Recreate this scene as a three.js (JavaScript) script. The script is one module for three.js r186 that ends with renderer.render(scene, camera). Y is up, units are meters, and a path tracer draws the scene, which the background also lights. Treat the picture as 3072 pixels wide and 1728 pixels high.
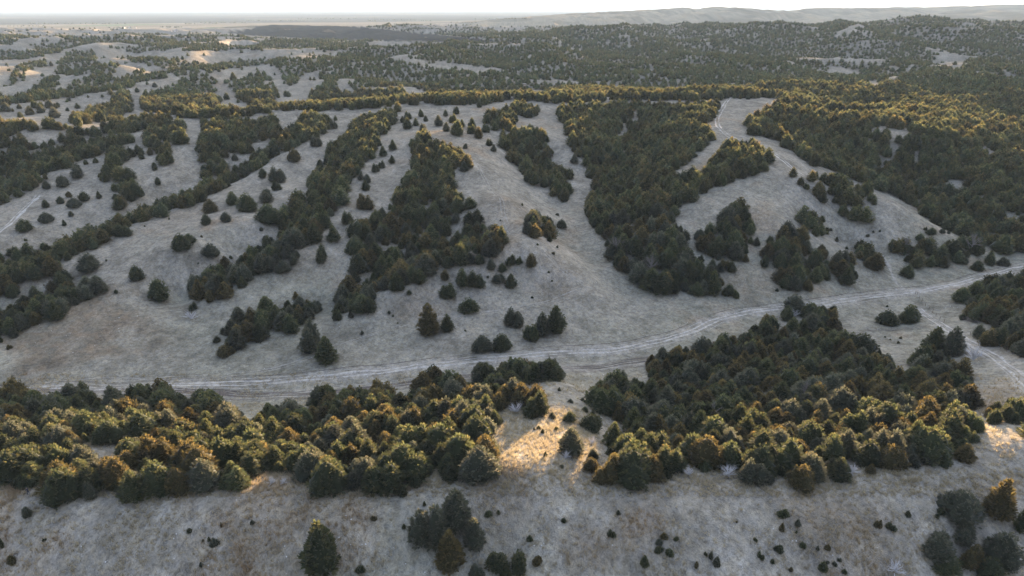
import * as THREE from 'three';
import { mergeGeometries } from 'three/addons/utils/BufferGeometryUtils.js';

// ---------------------------------------------------------------- camera, sky, sun, exposure
const scene = new THREE.Scene();
const PITCH = 22.35 * Math.PI / 180, CAM_Y = 112, FOCAL = 2049;   // focal length in pixels of the 3072 x 1728 frame
const camera = new THREE.PerspectiveCamera(2 * Math.atan(864 / FOCAL) * 180 / Math.PI, 16 / 9, 1, 90000);
camera.position.set(0, CAM_Y, 0);
camera.rotation.set(-PITCH, 0, 0);
const SUN_AZ = 21.5 * Math.PI / 180, SUN_EL = 3.5 * Math.PI / 180;
const sunDir = new THREE.Vector3(Math.sin(SUN_AZ) * Math.cos(SUN_EL), Math.sin(SUN_EL), -Math.cos(SUN_AZ) * Math.cos(SUN_EL));
{
  const W = 512, H = 256, d = new Float32Array(W * H * 4);
  for (let j = 0; j < H; j++) for (let i = 0; i < W; i++) {
    const v = ((j + 0.5) / H - 0.5) * Math.PI, u = ((i + 0.5) / W - 0.5) * 2 * Math.PI;
    const y = Math.sin(v), x = Math.cos(v) * Math.cos(u), z = Math.cos(v) * Math.sin(u);
    const t = Math.pow(Math.max(0, y), 0.55), c = x * sunDir.x + y * sunDir.y + z * sunDir.z;
    const ang = Math.acos(Math.min(1, Math.max(-1, c))), glow = Math.exp(-ang / 0.30), wide = Math.exp(-ang / 0.75);
    const lo = [0.100, 0.112, 0.134], hi = [0.060, 0.098, 0.182], o = (j * W + i) * 4;
    const g = [0.9 * glow + 0.88 * wide, 0.76 * glow + 0.82 * wide, 0.52 * glow + 0.73 * wide];
    for (let k = 0; k < 3; k++) d[o + k] = lo[k] * (1 - t) + hi[k] * t + g[k] * (1 - 0.55 * t);
    d[o + 3] = 1;
  }
  const sky = new THREE.DataTexture(d, W, H, THREE.RGBAFormat, THREE.FloatType);
  sky.mapping = THREE.EquirectangularReflectionMapping; sky.magFilter = THREE.LinearFilter; sky.minFilter = THREE.LinearFilter;
  sky.wrapS = THREE.RepeatWrapping; sky.needsUpdate = true;
  scene.background = sky; scene.environment = sky;
}
const sun = new THREE.DirectionalLight(new THREE.Color().setRGB(1.0, 0.69, 0.40), 5);
sun.position.copy(sunDir).multiplyScalar(3000); sun.castShadow = true;
sun.shadow.camera.left = -900; sun.shadow.camera.right = 900; sun.shadow.camera.top = 500; sun.shadow.camera.bottom = -500;
sun.shadow.camera.near = 10; sun.shadow.camera.far = 6000; sun.shadow.mapSize.set(4096, 4096);
scene.add(sun); scene.add(sun.target); sun.target.position.set(60, 0, -250);
const renderer = new THREE.WebGLRenderer({ antialias: true });
renderer.toneMapping = THREE.LinearToneMapping; renderer.toneMappingExposure = 6.0;
renderer.shadowMap.enabled = true;
scene.fog = new THREE.FogExp2(new THREE.Color().setRGB(0.55, 0.75, 1.0), 0.000038);

// ---------------------------------------------------------------- small tools
function rng(seed) { let a = seed >>> 0; return () => { a = (a + 0x6D2B79F5) | 0; let t = Math.imul(a ^ (a >>> 15), 1 | a); t = (t + Math.imul(t ^ (t >>> 7), 61 | t)) ^ t; return ((t ^ (t >>> 14)) >>> 0) / 4294967296; }; }
function hash2(ix, iy, s) { let h = Math.imul(ix, 374761393) + Math.imul(iy, 668265263) + Math.imul(s, 1442695041); h = Math.imul(h ^ (h >>> 13), 1274126177); h ^= h >>> 16; return (h >>> 0) / 4294967296; }
function vnoise(x, y, s = 0) {
  const ix = Math.floor(x), iy = Math.floor(y), fx = x - ix, fy = y - iy, u = fx * fx * fx * (fx * (fx * 6 - 15) + 10), v = fy * fy * fy * (fy * (fy * 6 - 15) + 10);
  const a = hash2(ix, iy, s), b = hash2(ix + 1, iy, s), c = hash2(ix, iy + 1, s), e = hash2(ix + 1, iy + 1, s);
  return (a + (b - a) * u + (c - a) * v + (a - b - c + e) * u * v) * 2 - 1;
}
function fbm(x, y, oct, s = 0) { let a = 0, w = 0.5, f = 1; for (let k = 0; k < oct; k++) { a += w * vnoise(x * f + k * 17.3, y * f - k * 9.1, s + k); f *= 2.03; w *= 0.5; } return a; }
const clamp = (x, a, b) => Math.min(b, Math.max(a, x)), mix = (a, b, t) => a + (b - a) * t, sstep = (a, b, x) => { const t = clamp((x - a) / (b - a), 0, 1); return t * t * (3 - 2 * t); };
// survey sheet: positions were read off a 2576 x 1449 print; S converts them to bearings from the camera, and a height then fixes the point on the land
const S = 3072 / 2576, cp = Math.cos(PITCH), sp = Math.sin(PITCH);
function bearing(px, py) { const a = (px * S - 1536) / FOCAL, b = -(py * S - 864) / FOCAL; return [a, b * cp - sp, -cp - b * sp]; }
function atHeight(px, py, e) { const r = bearing(px, py), t = (CAM_Y - e) / -r[1]; return [r[0] * t, e, r[2] * t]; }
function sheet(x, y, z) { const dy = y - CAM_Y, depth = -z * cp - dy * sp, up = dy * cp - z * sp; return [(x / depth * FOCAL + 1536) / S, (864 - up / depth * FOCAL) / S, depth]; }
const T = (c, r) => (x, y) => [858.7 * c + x / 3, 483 * r + y / 3];
function inPoly(poly, x, y) { let c = false; for (let i = 0, j = poly.length - 1; i < poly.length; j = i++) { const [xi, yi] = poly[i], [xj, yj] = poly[j]; if ((yi > y) !== (yj > y) && x < (xj - xi) * (y - yi) / (yj - yi) + xi) c = !c; } return c; }
function boxed(poly) { const xs = poly.map(p => p[0]), ys = poly.map(p => p[1]); return { poly, x0: Math.min(...xs), x1: Math.max(...xs), y0: Math.min(...ys), y1: Math.max(...ys) }; }
const hit = (b, x, y) => x > b.x0 && x < b.x1 && y > b.y0 && y < b.y1 && inPoly(b.poly, x, y);
const taken = {};
function numbered(n) { const k = taken[n] = (taken[n] ?? -1) + 1; return k ? n + '_' + String(k).padStart(3, '0') : n; }
function tag(o, label, category, group, kind) { if (label) o.userData.label = label; if (category) o.userData.category = category; if (group) o.userData.group = group; if (kind) o.userData.kind = kind; return o; }
function shade(o) { o.traverse(m => { if (m.isMesh) { m.castShadow = true; m.receiveShadow = true; } }); return o; }
const lin = (r, g, b) => new THREE.Color().setRGB(r, g, b);

// ---------------------------------------------------------------- the land: spot heights (sheet x, sheet y, height in metres)
const spots = `
-300 1225 24|0 1228 24|72 1239 24|300 1242 24|450 1228 24|600 1222 24|760 1222 23.8|900 1236 23.5|1000 1236 23.5|1100 1210 24|1200 1186 24.4|1300 1170 25.9|1400 1174 25.3|1480 1198 23.9|1600 1205 23.6|1800 1208 23.5|2000 1222 23.5|2200 1190 24|2330 1162 24.2|2450 1140 24.5|2576 1110 25|2900 1080 25
-300 1345 21|0 1345 21|400 1345 21|800 1340 21|1100 1335 21|1300 1310 21.6|1600 1340 20.9|2000 1350 20.6|2300 1310 20.8|2576 1250 21|2900 1230 21
-300 1268 23.6|0 1268 23.65|200 1275 23.6|450 1268 23.7|700 1262 23.7|950 1270 23.2|1150 1250 23.7|1300 1215 25|1450 1235 23.9|1650 1262 23.2|1800 1268 23.2|2000 1270 23.15|2250 1225 23.6|2450 1175 24
-300 1449 17|0 1449 17|400 1449 17|800 1449 17|1200 1449 17|1600 1449 17|2000 1449 16.6|2400 1449 15.5|2800 1449 14.5
-600 1800 7|400 1800 7|1300 1800 7|2200 1800 6|3000 1800 5
300 1130 18.5|60 1090 14.5|150 1180 21|500 1150 17.5|600 1090 12.5|700 1170 19.5|900 1080 13|900 1160 19|1080 1060 14|1100 1140 21|300 1045 7.5|0 1040 7|0 1000 2.5|500 1035 4.5|800 1020 3.2|1020 1000 3|1150 1000 8|1200 965 4
215 1142 20.5|300 1104 18.6|370 1088 16.2
1330 1060 20.4|1250 1085 21|1420 1085 21|1320 1110 23.1|1270 1132 24|1380 1132 24|1370 1000 17|1400 962 12.5|1300 985 11|1470 990 10|1480 1040 16|1400 940 3
1600 1150 19|1550 1080 13|1530 1010 6.5|1560 945 1.5|1700 1100 16|1700 1000 8|1700 920 1.5|1900 1130 19|1900 1050 13.5|1900 960 6.5|1900 870 1|2100 1120 19|2100 1000 11|2100 880 2.5|2300 1080 18|2300 1000 12|2300 930 7|2250 860 2.5|2430 1030 16|2450 960 12
2576 950 16|2500 900 12|2440 860 8.5|2380 830 4.5|2576 1030 20|2700 900 18|2520 760 7|2576 790 10|2700 740 9
0 930 2|0 970 .2|-300 960 .5|300 905 2|300 960 0|600 950 0|600 1000 -.8|900 930 0|900 985 -.8|1200 902 0|1200 940 -.8|1500 872 0|1500 920 -.8|1620 820 1|1700 800 1|1900 800 0|1900 758 1.5|2100 745 1.8|2250 740 1|2400 700 2|2576 655 3|2800 620 4|2200 800 0|2350 790 1|2150 850 2
790 310 36|767 350 32.5|720 390 29|667 420 26|550 480 21|450 522 18.5|333 566 16|233 612 13.5|150 656 11.5|50 693 9|-100 745 6|-250 790 4
300 720 9|500 640 13.5|640 560 18.5|740 480 23|400 800 4.2|150 780 6.5|300 860 2.5|560 720 7.5
240 745 7.5|120 792 6|0 836 4.5|-150 880 3|100 880 2.3|250 855 2.8
447 290 38|333 334 34|277 373 30.5|180 407 27|127 437 24|67 477 20|0 520 16|-150 590 11
300 430 25|400 400 28|450 350 33|200 520 16|100 590 10.5|300 520 15|450 450 21|560 400 25|640 340 31|0 640 8
60 345 33|0 330 34|143 322 36
960 330 34.5|905 420 28.5|850 510 23.5|790 582 18.5|733 632 15|633 690 10|520 756 5.5|470 800 3
1020 330 33.5|1000 420 27.5|960 520 21|930 600 15.5|890 680 9.5|850 740 4.6|810 800 2.3|760 870 .8|880 560 19.5|800 680 10|700 740 6|620 800 3
1075 335 37|1130 365 34.5|1200 420 30.5|1270 500 26|1310 560 23|1380 622 18|1430 680 12|1490 732 7|1570 785 1.8
1300 602 21.5|1200 632 18.5|1100 663 15.5|1020 702 12.5|950 740 9.5|880 792 5|850 830 2.5|1120 480 24|1080 560 17
1300 700 10.5|1150 740 8|1000 790 5|1400 735 7|1300 790 4|1150 830 2.5|1450 800 3|1300 860 .6
1330 430 18|1400 520 13|1450 600 9|1500 660 6|1570 730 3.2|1385 600 12.5|1335 515 18|1290 465 23|1250 380 30
1400 350 32|1440 400 25|1465 450 19|1310 370 28|1500 440 18|1560 360 26|1640 300 33
1500 590 11.5|1560 680 7|1650 725 4|1850 750 2|1700 420 27|1620 520 18|1800 300 38|1600 620 13|1750 640 11|1850 680 8
1850 330 37|1930 372 35|1995 415 32|2050 455 29|1735 512 22.5|1820 495 25|1900 500 25|1950 540 21.5|2050 594 14|2133 632 9.5|2197 685 4|2237 503 22.5|2317 553 16|2417 602 9|2480 642 4|2230 650 5|2170 590 11|2100 530 18|2000 700 6|2100 710 3.5|2300 680 3
2576 640 4|2480 590 6|2400 540 9|2300 480 15|2200 420 21|2100 370 28|2000 330 33|2200 318 38|2280 345 36|2400 430 22|2576 520 16|2750 560 12|2300 290 35|2450 350 30|2576 390 24|2750 430 22
-300 330 30|859 273 39|940 268 39.5|1060 254 40|1180 262 39.5|1290 245 40.5|1380 252 40|1530 248 40|1640 246 40.5|1750 240 41|1830 234 41.5|1940 262 40|700 275 39|633 287 38.5
0 300 25|200 310 24|350 300 25|500 270 24|700 255 23|900 250 24|1100 238 24|1350 230 25|1600 232 26|1850 225 28|2100 280 33|2400 280 31|2576 300 29
0 262 29|100 250 30|200 237 31|300 222 32.5|373 204 36|550 173 38|683 160 39|850 150 39|0 295 24|150 285 24|300 272 24|450 255 23|600 235 24|720 200 30|780 240 25|900 200 32
1000 146 41|1150 155 40|1250 170 36|1100 185 32|1300 200 30|1500 205 32|1700 205 33|2000 215 35|2300 200 36|2576 215 36|2200 245 35
150 165 27|40 150 32|250 118 41|330 125 38|120 205 24|300 180 26|500 150 30|650 130 30|450 108 38|600 100 36
60 92 20|200 72 14|370 78 10|0 72 10|620 78 22|680 66 30|760 64 34|870 69 34|1000 80 28|1100 90 24|1230 102 20|900 112 14|700 105 10
1050 104 26|1200 92 44|1400 79 56|1600 76 58|1800 74 60|2000 76 60|2200 74 62|2400 76 60|2576 76 60|2800 74 60|1300 140 26|1600 150 28|1900 140 30|2200 150 32|2500 160 32|2400 120 44|1700 105 46|2050 105 48|1450 120 34`.trim().split(/[|\n]/).map(s => s.trim().split(/\s+/).map(Number));
// far country given by distance: [sheet x, distance, height]
const farSpots = [];
for (const x of [-900, -300, 200, 700]) for (const [d, e] of [[4200, -14], [6000, -26], [9000, -28], [16000, -28], [30000, -28]]) farSpots.push([x, d, e]);
for (const [d, e] of [[4200, -8], [6500, -26], [9000, -28], [16000, -28], [30000, -28]]) farSpots.push([1080, d, e]);
for (const [x, d, e] of [[1180, 4300, 12], [1300, 4700, 44], [1450, 4800, 58], [1600, 4900, 66], [1720, 5000, 72], [1830, 5000, 62], [1950, 5100, 60], [2080, 5100, 74], [2200, 5200, 92], [2330, 5400, 108], [2450, 5500, 122], [2576, 5500, 128], [2800, 5600, 132],
  [1350, 3600, 6], [1600, 3700, 14], [1900, 3600, 14], [2200, 3700, 20], [2500, 3800, 26], [2800, 3800, 26], [1500, 4200, 30], [1800, 4300, 36], [2100, 4400, 44], [2400, 4600, 74], [2650, 4700, 84], [1400, 9000, -28], [1800, 9500, 10], [2300, 9500, 60], [2800, 9500, 60], [1500, 16000, -28], [2200, 16000, -10], [2800, 16000, 0], [1500, 30000, -28], [2300, 30000, -28], [2900, 30000, -28]]) farSpots.push([x, d, e]);
function landNoise(x, z) {
  const d = Math.hypot(x, z), far = sstep(560, 1000, d) * (1 - sstep(2600, 4000, d)), hill = sstep(3000, 4000, d) * sstep(-600, 600, x) * (1 - sstep(6500, 9000, d));
  let h = 0;
  if (far > 0) {
    const wx = x + 40 * fbm(x / 160, z / 160, 2, 5), wz = z + 40 * fbm(x / 160, z / 160, 2, 9);
    const rd = 1 - Math.abs(fbm(wx / 190, wz / 230, 3, 21)) * 2.6;
    h += far * (rd * 21 - 10) * mix(1, 1.5, sstep(1200, 2400, d));
    h += far * sstep(900, 1500, d) * ((1 - Math.abs(fbm(wx / 520 + 3.1, wz / 420, 3, 27)) * 2.6) * 15 - 11) * sstep(-150, 450, x);
  }
  if (hill > 0) h += hill * (1 - Math.abs(fbm(x / 420, z / 560, 4, 33)) * 2.4) * 38;
  h += (0.7 * fbm(x / 26, z / 26, 3, 41) + 0.28 * fbm(x / 6, z / 6, 2, 45) + 0.9 * sstep(280, 500, d) * fbm(x / 60, z / 60, 2, 43));
  return h;
}
// each sharp crest with the draw that lies close behind it: [drop, set-back in metres, index of the crest's first and last spot by sheet x, y]
const crestLines = [
  [10, 20, [790, 310, 36], [720, 390, 29], [667, 420, 26], [550, 480, 21], [450, 522, 18.5], [333, 566, 16], [233, 612, 13.5], [150, 656, 11.5], [50, 693, 9], [-100, 745, 6]],
  [9, 18, [960, 330, 34.5], [905, 420, 28.5], [850, 510, 23.5], [790, 582, 18.5], [733, 632, 15], [633, 690, 10], [520, 756, 5.5]],
  [8.5, 17, [1300, 602, 21.5], [1200, 632, 18.5], [1100, 663, 15.5], [1020, 702, 12.5], [950, 740, 9.5], [880, 792, 5]],
  [6, 15, [240, 745, 7.5], [120, 792, 6], [0, 836, 4.5]],
  [10, 24, [447, 290, 38], [333, 334, 34], [277, 373, 30.5], [180, 407, 27], [127, 437, 24], [67, 477, 20], [0, 520, 16]],
  [8, 42, [-100, 275, 28], [0, 262, 29], [100, 250, 30], [200, 237, 31], [300, 222, 32.5], [373, 204, 36], [550, 173, 38], [683, 160, 39]], [6, 38, [633, 287, 38.5], [859, 273, 39], [1060, 254, 40], [1290, 245, 40.5], [1530, 248, 40], [1750, 240, 41]],
  [5, 16, [2050, 594, 14], [2133, 632, 9.5]], [6, 18, [2050, 455, 29], [2237, 503, 22.5], [2317, 553, 16]],
];
const ctr = [];
{
  const add = (x, y, z) => { if (!ctr.some(c => (c[0] - x) ** 2 + (c[1] - z) ** 2 < (0.006 * Math.hypot(x, z)) ** 2)) ctr.push([x, z, y - landNoise(x, z), Math.max(3.5, 0.022 * Math.hypot(x, z))]); };
  for (const [px, py, e] of spots) { const p = atHeight(px, py, e); add(p[0], p[1], p[2]); }
  for (const [drop, back, ...l] of crestLines) { const p = l.map(q => atHeight(...q)); p.forEach((q, i) => { const a = p[Math.max(0, i - 1)], b = p[Math.min(p.length - 1, i + 1)]; let nx = b[2] - a[2], nz = a[0] - b[0]; const n = Math.hypot(nx, nz), s = nx * q[0] + nz * q[2] < 0 ? -1 / n : 1 / n; nx *= s; nz *= s; const fade = Math.min(1, 0.35 + i * 0.5) * Math.min(1, q[1] / (drop + 2)); add(q[0] + nx * back, q[1] - drop * fade, q[2] + nz * back); add(q[0] - nx * 5, q[1] - 0.9, q[2] - nz * 5); }); }
  for (const [px, d, e] of farSpots) { const a = (px * S - 1536) / FOCAL / 0.93; add(a * d, e, -d); }
  for (const [x, e, z] of [[-150, 0, 60], [0, 0, 60], [150, -2, 60], [-500, 10, 0], [500, 8, 0], [-600, 20, -250], [600, 20, -250], [-900, 25, -600], [1000, 30, -600], [-2000, 20, -1200], [2200, 30, -1300], [-3500, 0, -2500], [3800, 60, -2600], [-3000, 20, 300], [3000, 20, 300], [0, 10, 500]]) add(x, e, z);
}
const nC = ctr.length, wts = (() => {   // multiquadric surface through the spot heights plus a plane
  const n = nC + 1, A = [];
  for (let i = 0; i < nC; i++) { const r = new Float64Array(n + 1); for (let j = 0; j < nC; j++) r[j] = Math.sqrt((ctr[i][0] - ctr[j][0]) ** 2 + (ctr[i][1] - ctr[j][1]) ** 2 + ctr[j][3] ** 2); r[i] += -0.02 * ctr[i][3]; r[nC] = 1; r[n] = ctr[i][2]; A.push(r); }
  const last = new Float64Array(n + 1); for (let j = 0; j < nC; j++) last[j] = 1; A.push(last);
  for (let k = 0; k < n; k++) {
    let p = k; for (let i = k + 1; i < n; i++) if (Math.abs(A[i][k]) > Math.abs(A[p][k])) p = i;
    [A[k], A[p]] = [A[p], A[k]];
    for (let i = k + 1; i < n; i++) { const f = A[i][k] / A[k][k]; if (f) for (let j = k; j <= n; j++) A[i][j] -= f * A[k][j]; }
  }
  const w = new Float64Array(n); for (let i = n - 1; i >= 0; i--) { let s = A[i][n]; for (let j = i + 1; j < n; j++) s -= A[i][j] * w[j]; w[i] = s / A[i][i]; }
  return w;
})();
const CX = Float64Array.from(ctr, c => c[0]), CZ = Float64Array.from(ctr, c => c[1]), CC = Float64Array.from(ctr, c => c[3] ** 2);
function landHeight(x, z) {
  let h = wts[nC]; for (let j = 0; j < nC; j++) { const dx = x - CX[j], dz = z - CZ[j]; h += wts[j] * Math.sqrt(dx * dx + dz * dz + CC[j]); }
  return Math.max(-40, h + landNoise(x, z));
}
function ladder(steps) { const out = [steps[0]]; for (let k = 1; k < steps.length; k += 2) { const d = steps[k], to = steps[k + 1]; let v = out[out.length - 1]; if (d < 0) { let g = Math.abs(out[out.length - 1] - out[out.length - 2]); while (v < to) { g *= 1 - d; v += g; out.push(v); } } else while (v < to - d * 0.5) { v += d; out.push(v); } } return out; }
const halfX = ladder([0, 1.8, 210, 5, 700, 18, 2600, -0.05, 45000]);
const GX = [...halfX.slice(1).reverse().map(v => -v), ...halfX];
const GZ = ladder([-90, 6, 60, 1.8, 330, 3, 740, 10, 2700, -0.026, 60000]).map(v => -v);   // from behind the camera to the horizon
const NX = GX.length, NZ = GZ.length, GH = new Float32Array(NX * NZ);
for (let j = 0; j < NZ; j++) for (let i = 0; i < NX; i++) GH[j * NX + i] = landHeight(GX[i], GZ[j]);
function cell(a, v, up) { let lo = 0, hi = a.length - 2; while (lo < hi) { const m = (lo + hi + 1) >> 1; if (up ? a[m] <= v : a[m] >= v) lo = m; else hi = m - 1; } return lo; }
function ground(x, z) {
  const i = cell(GX, x, true), j = cell(GZ, z, false), u = (x - GX[i]) / (GX[i + 1] - GX[i]), v = (z - GZ[j]) / (GZ[j + 1] - GZ[j]), o = j * NX + i;
  const a = GH[o], b = GH[o + 1], c = GH[o + NX], d = GH[o + NX + 1];
  return u + v < 1 ? a + (b - a) * u + (c - a) * v : d + (c - d) * (1 - u) + (b - d) * (1 - v);   // same two triangles as the mesh
}
function onLand(px, py) {   // where the bearing of a sheet position meets the land
  const r = bearing(px, py), l = Math.hypot(r[0], r[2]); let t0 = 60 / l, prev = t0;
  for (let t = t0; t * l < 30000; t += Math.max(0.8, t * l * 0.006) / l) { if (CAM_Y + r[1] * t < ground(r[0] * t, r[2] * t)) { let a = prev, b = t; for (let k = 0; k < 18; k++) { const m = (a + b) / 2; if (CAM_Y + r[1] * m < ground(r[0] * m, r[2] * m)) b = m; else a = m; } return [r[0] * b, ground(r[0] * b, r[2] * b), r[2] * b]; } prev = t; }
  return null;
}
function seen(x, y, z, slack = 0) {   // is the point (x, y, z) clear of the land between it and the camera
  const n = 46; for (let k = 6; k < n; k++) { const t = k / n; if (mix(CAM_Y, y, t) + slack < ground(x * t, z * t)) return false; } return true;
}
console.log('land', NX, NZ, nC);

// ---------------------------------------------------------------- woods: outlines on the survey sheet, with how densely they are stocked
const woods = [];
function wood(dens, label, pts) { woods.push({ ...boxed(pts), dens, label }); }
const gapList = [];
function gap(pts) { gapList.push(boxed(pts)); }
const nearLeft = 'cedar in the dense belt behind the near ridge crest, left of the bare knoll';
wood(0.95, nearLeft, [[-60, 979], [0, 979], [27, 976], [90, 986], [123, 1016], [157, 999], [177, 969], [233, 983], [287, 996], [333, 979], [350, 986], [413, 983], [453, 1009], [533, 1003], [590, 1039], [593, 1063], [610, 1076], [650, 1033], [700, 1029], [787, 1033], [800, 999], [853, 999], [919, 999], [946, 969], [986, 999], [1002, 1026], [1026, 990], [1052, 996], [1062, 956], [1092, 933], [1159, 950], [1169, 986], [1202, 946], [1229, 906], [1279, 926], [1316, 906], [1392, 913], [1412, 943], [1330, 955], [1292, 969], [1349, 989], [1359, 1029], [1289, 1046], [1226, 1076], [1241, 1109], [1239, 1159], [1192, 1179], [1099, 1213], [1066, 1229], [986, 1236], [919, 1233], [800, 1223], [767, 1214], [667, 1219], [583, 1213], [467, 1222], [333, 1246], [287, 1249], [213, 1236], [90, 1220], [0, 1225], [-60, 1225]]);
gap([[195, 1175], [225, 1118], [300, 1085], [390, 1074], [395, 1104], [310, 1132], [260, 1178]]); gap([[445, 1075], [480, 1065], [500, 1085], [460, 1095]]);
const nearRight = 'cedar in the dense belt behind the near ridge crest, right of the bare knoll';
wood(0.95, nearRight, [[1490, 1010], [1500, 980], [1540, 940], [1590, 960], [1630, 950], [1640, 900], [1720, 880], [1810, 855], [1885, 850], [1890, 815], [1930, 805], [1965, 840], [1995, 855], [1990, 810], [1980, 790], [1985, 760], [2020, 755], [2045, 770], [2070, 755], [2105, 780], [2110, 820], [2140, 860], [2200, 870], [2245, 915], [2250, 945], [2290, 945], [2300, 900], [2345, 890], [2400, 905], [2440, 950], [2440, 990], [2445, 1040], [2470, 1070], [2490, 1100], [2465, 1140], [2400, 1160], [2300, 1155], [2240, 1175], [2200, 1185], [2090, 1200], [2000, 1220], [1920, 1220], [1860, 1195], [1790, 1200], [1720, 1195], [1620, 1190], [1560, 1205], [1480, 1195], [1440, 1175], [1460, 1130], [1510, 1090], [1560, 1090], [1600, 1070], [1560, 1050], [1500, 1040]]);
gap([[2040, 972], [2110, 975], [2100, 995], [2050, 992]]); gap([[2150, 985], [2215, 980], [2215, 1000], [2150, 1002]]); gap([[1540, 1070], [1600, 1066], [1600, 1090], [1560, 1098]]);
const rightEdge = 'cedar in the dark thicket at the right edge beyond the valley road';
wood(0.95, rightEdge, [[2420, 743], [2460, 713], [2484, 700], [2517, 706], [2576, 690], [2700, 680], [2700, 830], [2576, 820], [2534, 816], [2447, 793], [2437, 763]]);
wood(0.8, 'cedar beside the fence on the far side of the lit road at the right edge', [[2460, 833], [2497, 803], [2540, 816], [2620, 826], [2620, 893], [2517, 866], [2467, 846]]);
wood(0.8, 'cedar in the low row right of the lit bare ground at the right edge', [[2450, 1020], [2500, 1008], [2620, 1015], [2620, 1080], [2540, 1065], [2470, 1040]]);
const cornerR = 'cedar in the shaded grove filling the lower right corner';
const mid = (d, l, p) => wood(d, l, p);
mid(0.9, 'cedar in the straight wooded gully on the far left slope', [[770, 292], [850, 298], [840, 312], [780, 345], [700, 385], [620, 430], [545, 477], [333, 560], [233, 612], [190, 645], [140, 680], [50, 690], [40, 735], [-60, 745], [-60, 650], [0, 640], [130, 610], [235, 575], [330, 535], [480, 480], [600, 420], [680, 370], [740, 315]]);
mid(0.9, 'cedar in the clump on the lower left spur at the left edge', [[127, 683], [160, 690], [187, 703], [217, 696], [250, 720], [243, 736], [167, 776], [37, 826], [-60, 850], [-60, 770], [0, 763], [33, 766], [97, 736], [117, 730]]);
mid(0.92, 'cedar in the wooded gully just left of the central spur', [[940, 290], [1000, 270], [995, 300], [955, 330], [940, 370], [900, 430], [850, 520], [800, 585], [735, 635], [640, 690], [590, 725], [545, 745], [480, 760], [480, 710], [530, 680], [560, 660], [620, 640], [660, 600], [700, 555], [720, 520], [760, 490], [790, 430], [830, 370], [880, 330], [900, 300]]);
mid(0.95, 'cedar in the triangular wood on the left flank of the central spur', [[1030, 350], [1060, 340], [1080, 352], [1105, 360], [1172, 385], [1176, 410], [1145, 445], [1150, 483], [1155, 520], [1145, 560], [1160, 570], [1170, 545], [1190, 540], [1230, 580], [1275, 595], [1270, 610], [1250, 628], [1200, 650], [1130, 665], [1060, 685], [1000, 720], [960, 740], [935, 770], [890, 795], [850, 800], [835, 790], [850, 740], [880, 680], [900, 670], [905, 640], [880, 600], [900, 560], [970, 525], [1000, 470], [1035, 430], [1040, 380]]);
mid(0.95, 'cedar in the row running up the foot of the slope left of centre', [[533, 850], [545, 825], [580, 815], [600, 790], [640, 775], [670, 760], [700, 765], [740, 745], [790, 745], [805, 775], [790, 800], [740, 815], [690, 830], [620, 850], [590, 880], [550, 888], [533, 875]]);
mid(0.85, 'cedar among the wood at the upper left edge', [[-60, 340], [70, 338], [80, 360], [120, 358], [140, 342], [200, 352], [230, 352], [320, 340], [333, 350], [280, 372], [180, 405], [127, 437], [60, 480], [-60, 530]]);
mid(0.85, 'cedar in the clump below the far left ridge', [[360, 330], [400, 312], [450, 308], [465, 325], [430, 345], [420, 365], [435, 400], [400, 405], [385, 370], [365, 350]]);
mid(0.85, 'cedar in the clump below the far left ridge', [[275, 380], [320, 360], [330, 380], [310, 400], [300, 440], [265, 450], [245, 445], [275, 415]]);
mid(0.85, 'cedar in the clump below the far left ridge', [[290, 440], [345, 440], [340, 490], [300, 525], [288, 510]]);
mid(0.85, 'cedar in the L-shaped wood below the far left ridge', [[495, 303], [560, 300], [690, 300], [705, 345], [640, 345], [630, 385], [570, 380], [565, 430], [500, 450], [498, 380], [510, 350]]);
mid(0.9, 'cedar high on the central slope under the ridge', [[1222, 282], [1259, 282], [1286, 264], [1342, 264], [1359, 276], [1339, 290], [1302, 283], [1289, 320], [1246, 320], [1222, 300]]);
mid(0.9, 'cedar on the steep bank right of the central spur', [[1259, 327], [1309, 333], [1322, 317], [1376, 333], [1379, 360], [1396, 393], [1379, 417], [1426, 430], [1436, 473], [1440, 500], [1420, 505], [1379, 480], [1319, 440], [1322, 417], [1282, 393], [1259, 360]]);
mid(0.9, 'cedar in the small clump on the eroded side of the central spur', [[1322, 545], [1350, 540], [1375, 550], [1395, 545], [1390, 575], [1375, 590], [1395, 610], [1385, 615], [1355, 590], [1325, 580]]);
mid(0.95, 'cedar in the broad wood covering the left flank of the right-hand hill', [[1400, 268], [1500, 262], [1700, 264], [1790, 258], [1810, 262], [1800, 290], [1760, 320], [1790, 330], [1790, 360], [1740, 385], [1720, 410], [1680, 430], [1720, 450], [1760, 430], [1790, 400], [1820, 360], [1900, 355], [1945, 405], [1920, 425], [1860, 440], [1800, 460], [1720, 505], [1700, 530], [1720, 560], [1730, 600], [1725, 640], [1780, 650], [1820, 700], [1855, 745], [1820, 750], [1760, 745], [1700, 730], [1640, 715], [1590, 690], [1540, 650], [1510, 600], [1475, 545], [1480, 510], [1500, 480], [1490, 440], [1440, 370], [1420, 310]]);
gap([[1560, 310], [1600, 268], [1615, 285], [1580, 330], [1548, 350]]);
mid(0.92, 'cedar in the clump down the nose of the right-hand hill', [[1750, 613], [1760, 586], [1810, 566], [1817, 506], [1840, 506], [1867, 513], [1904, 576], [1907, 623], [1877, 656], [1827, 683], [1790, 670], [1794, 643], [1764, 626]]);
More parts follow.
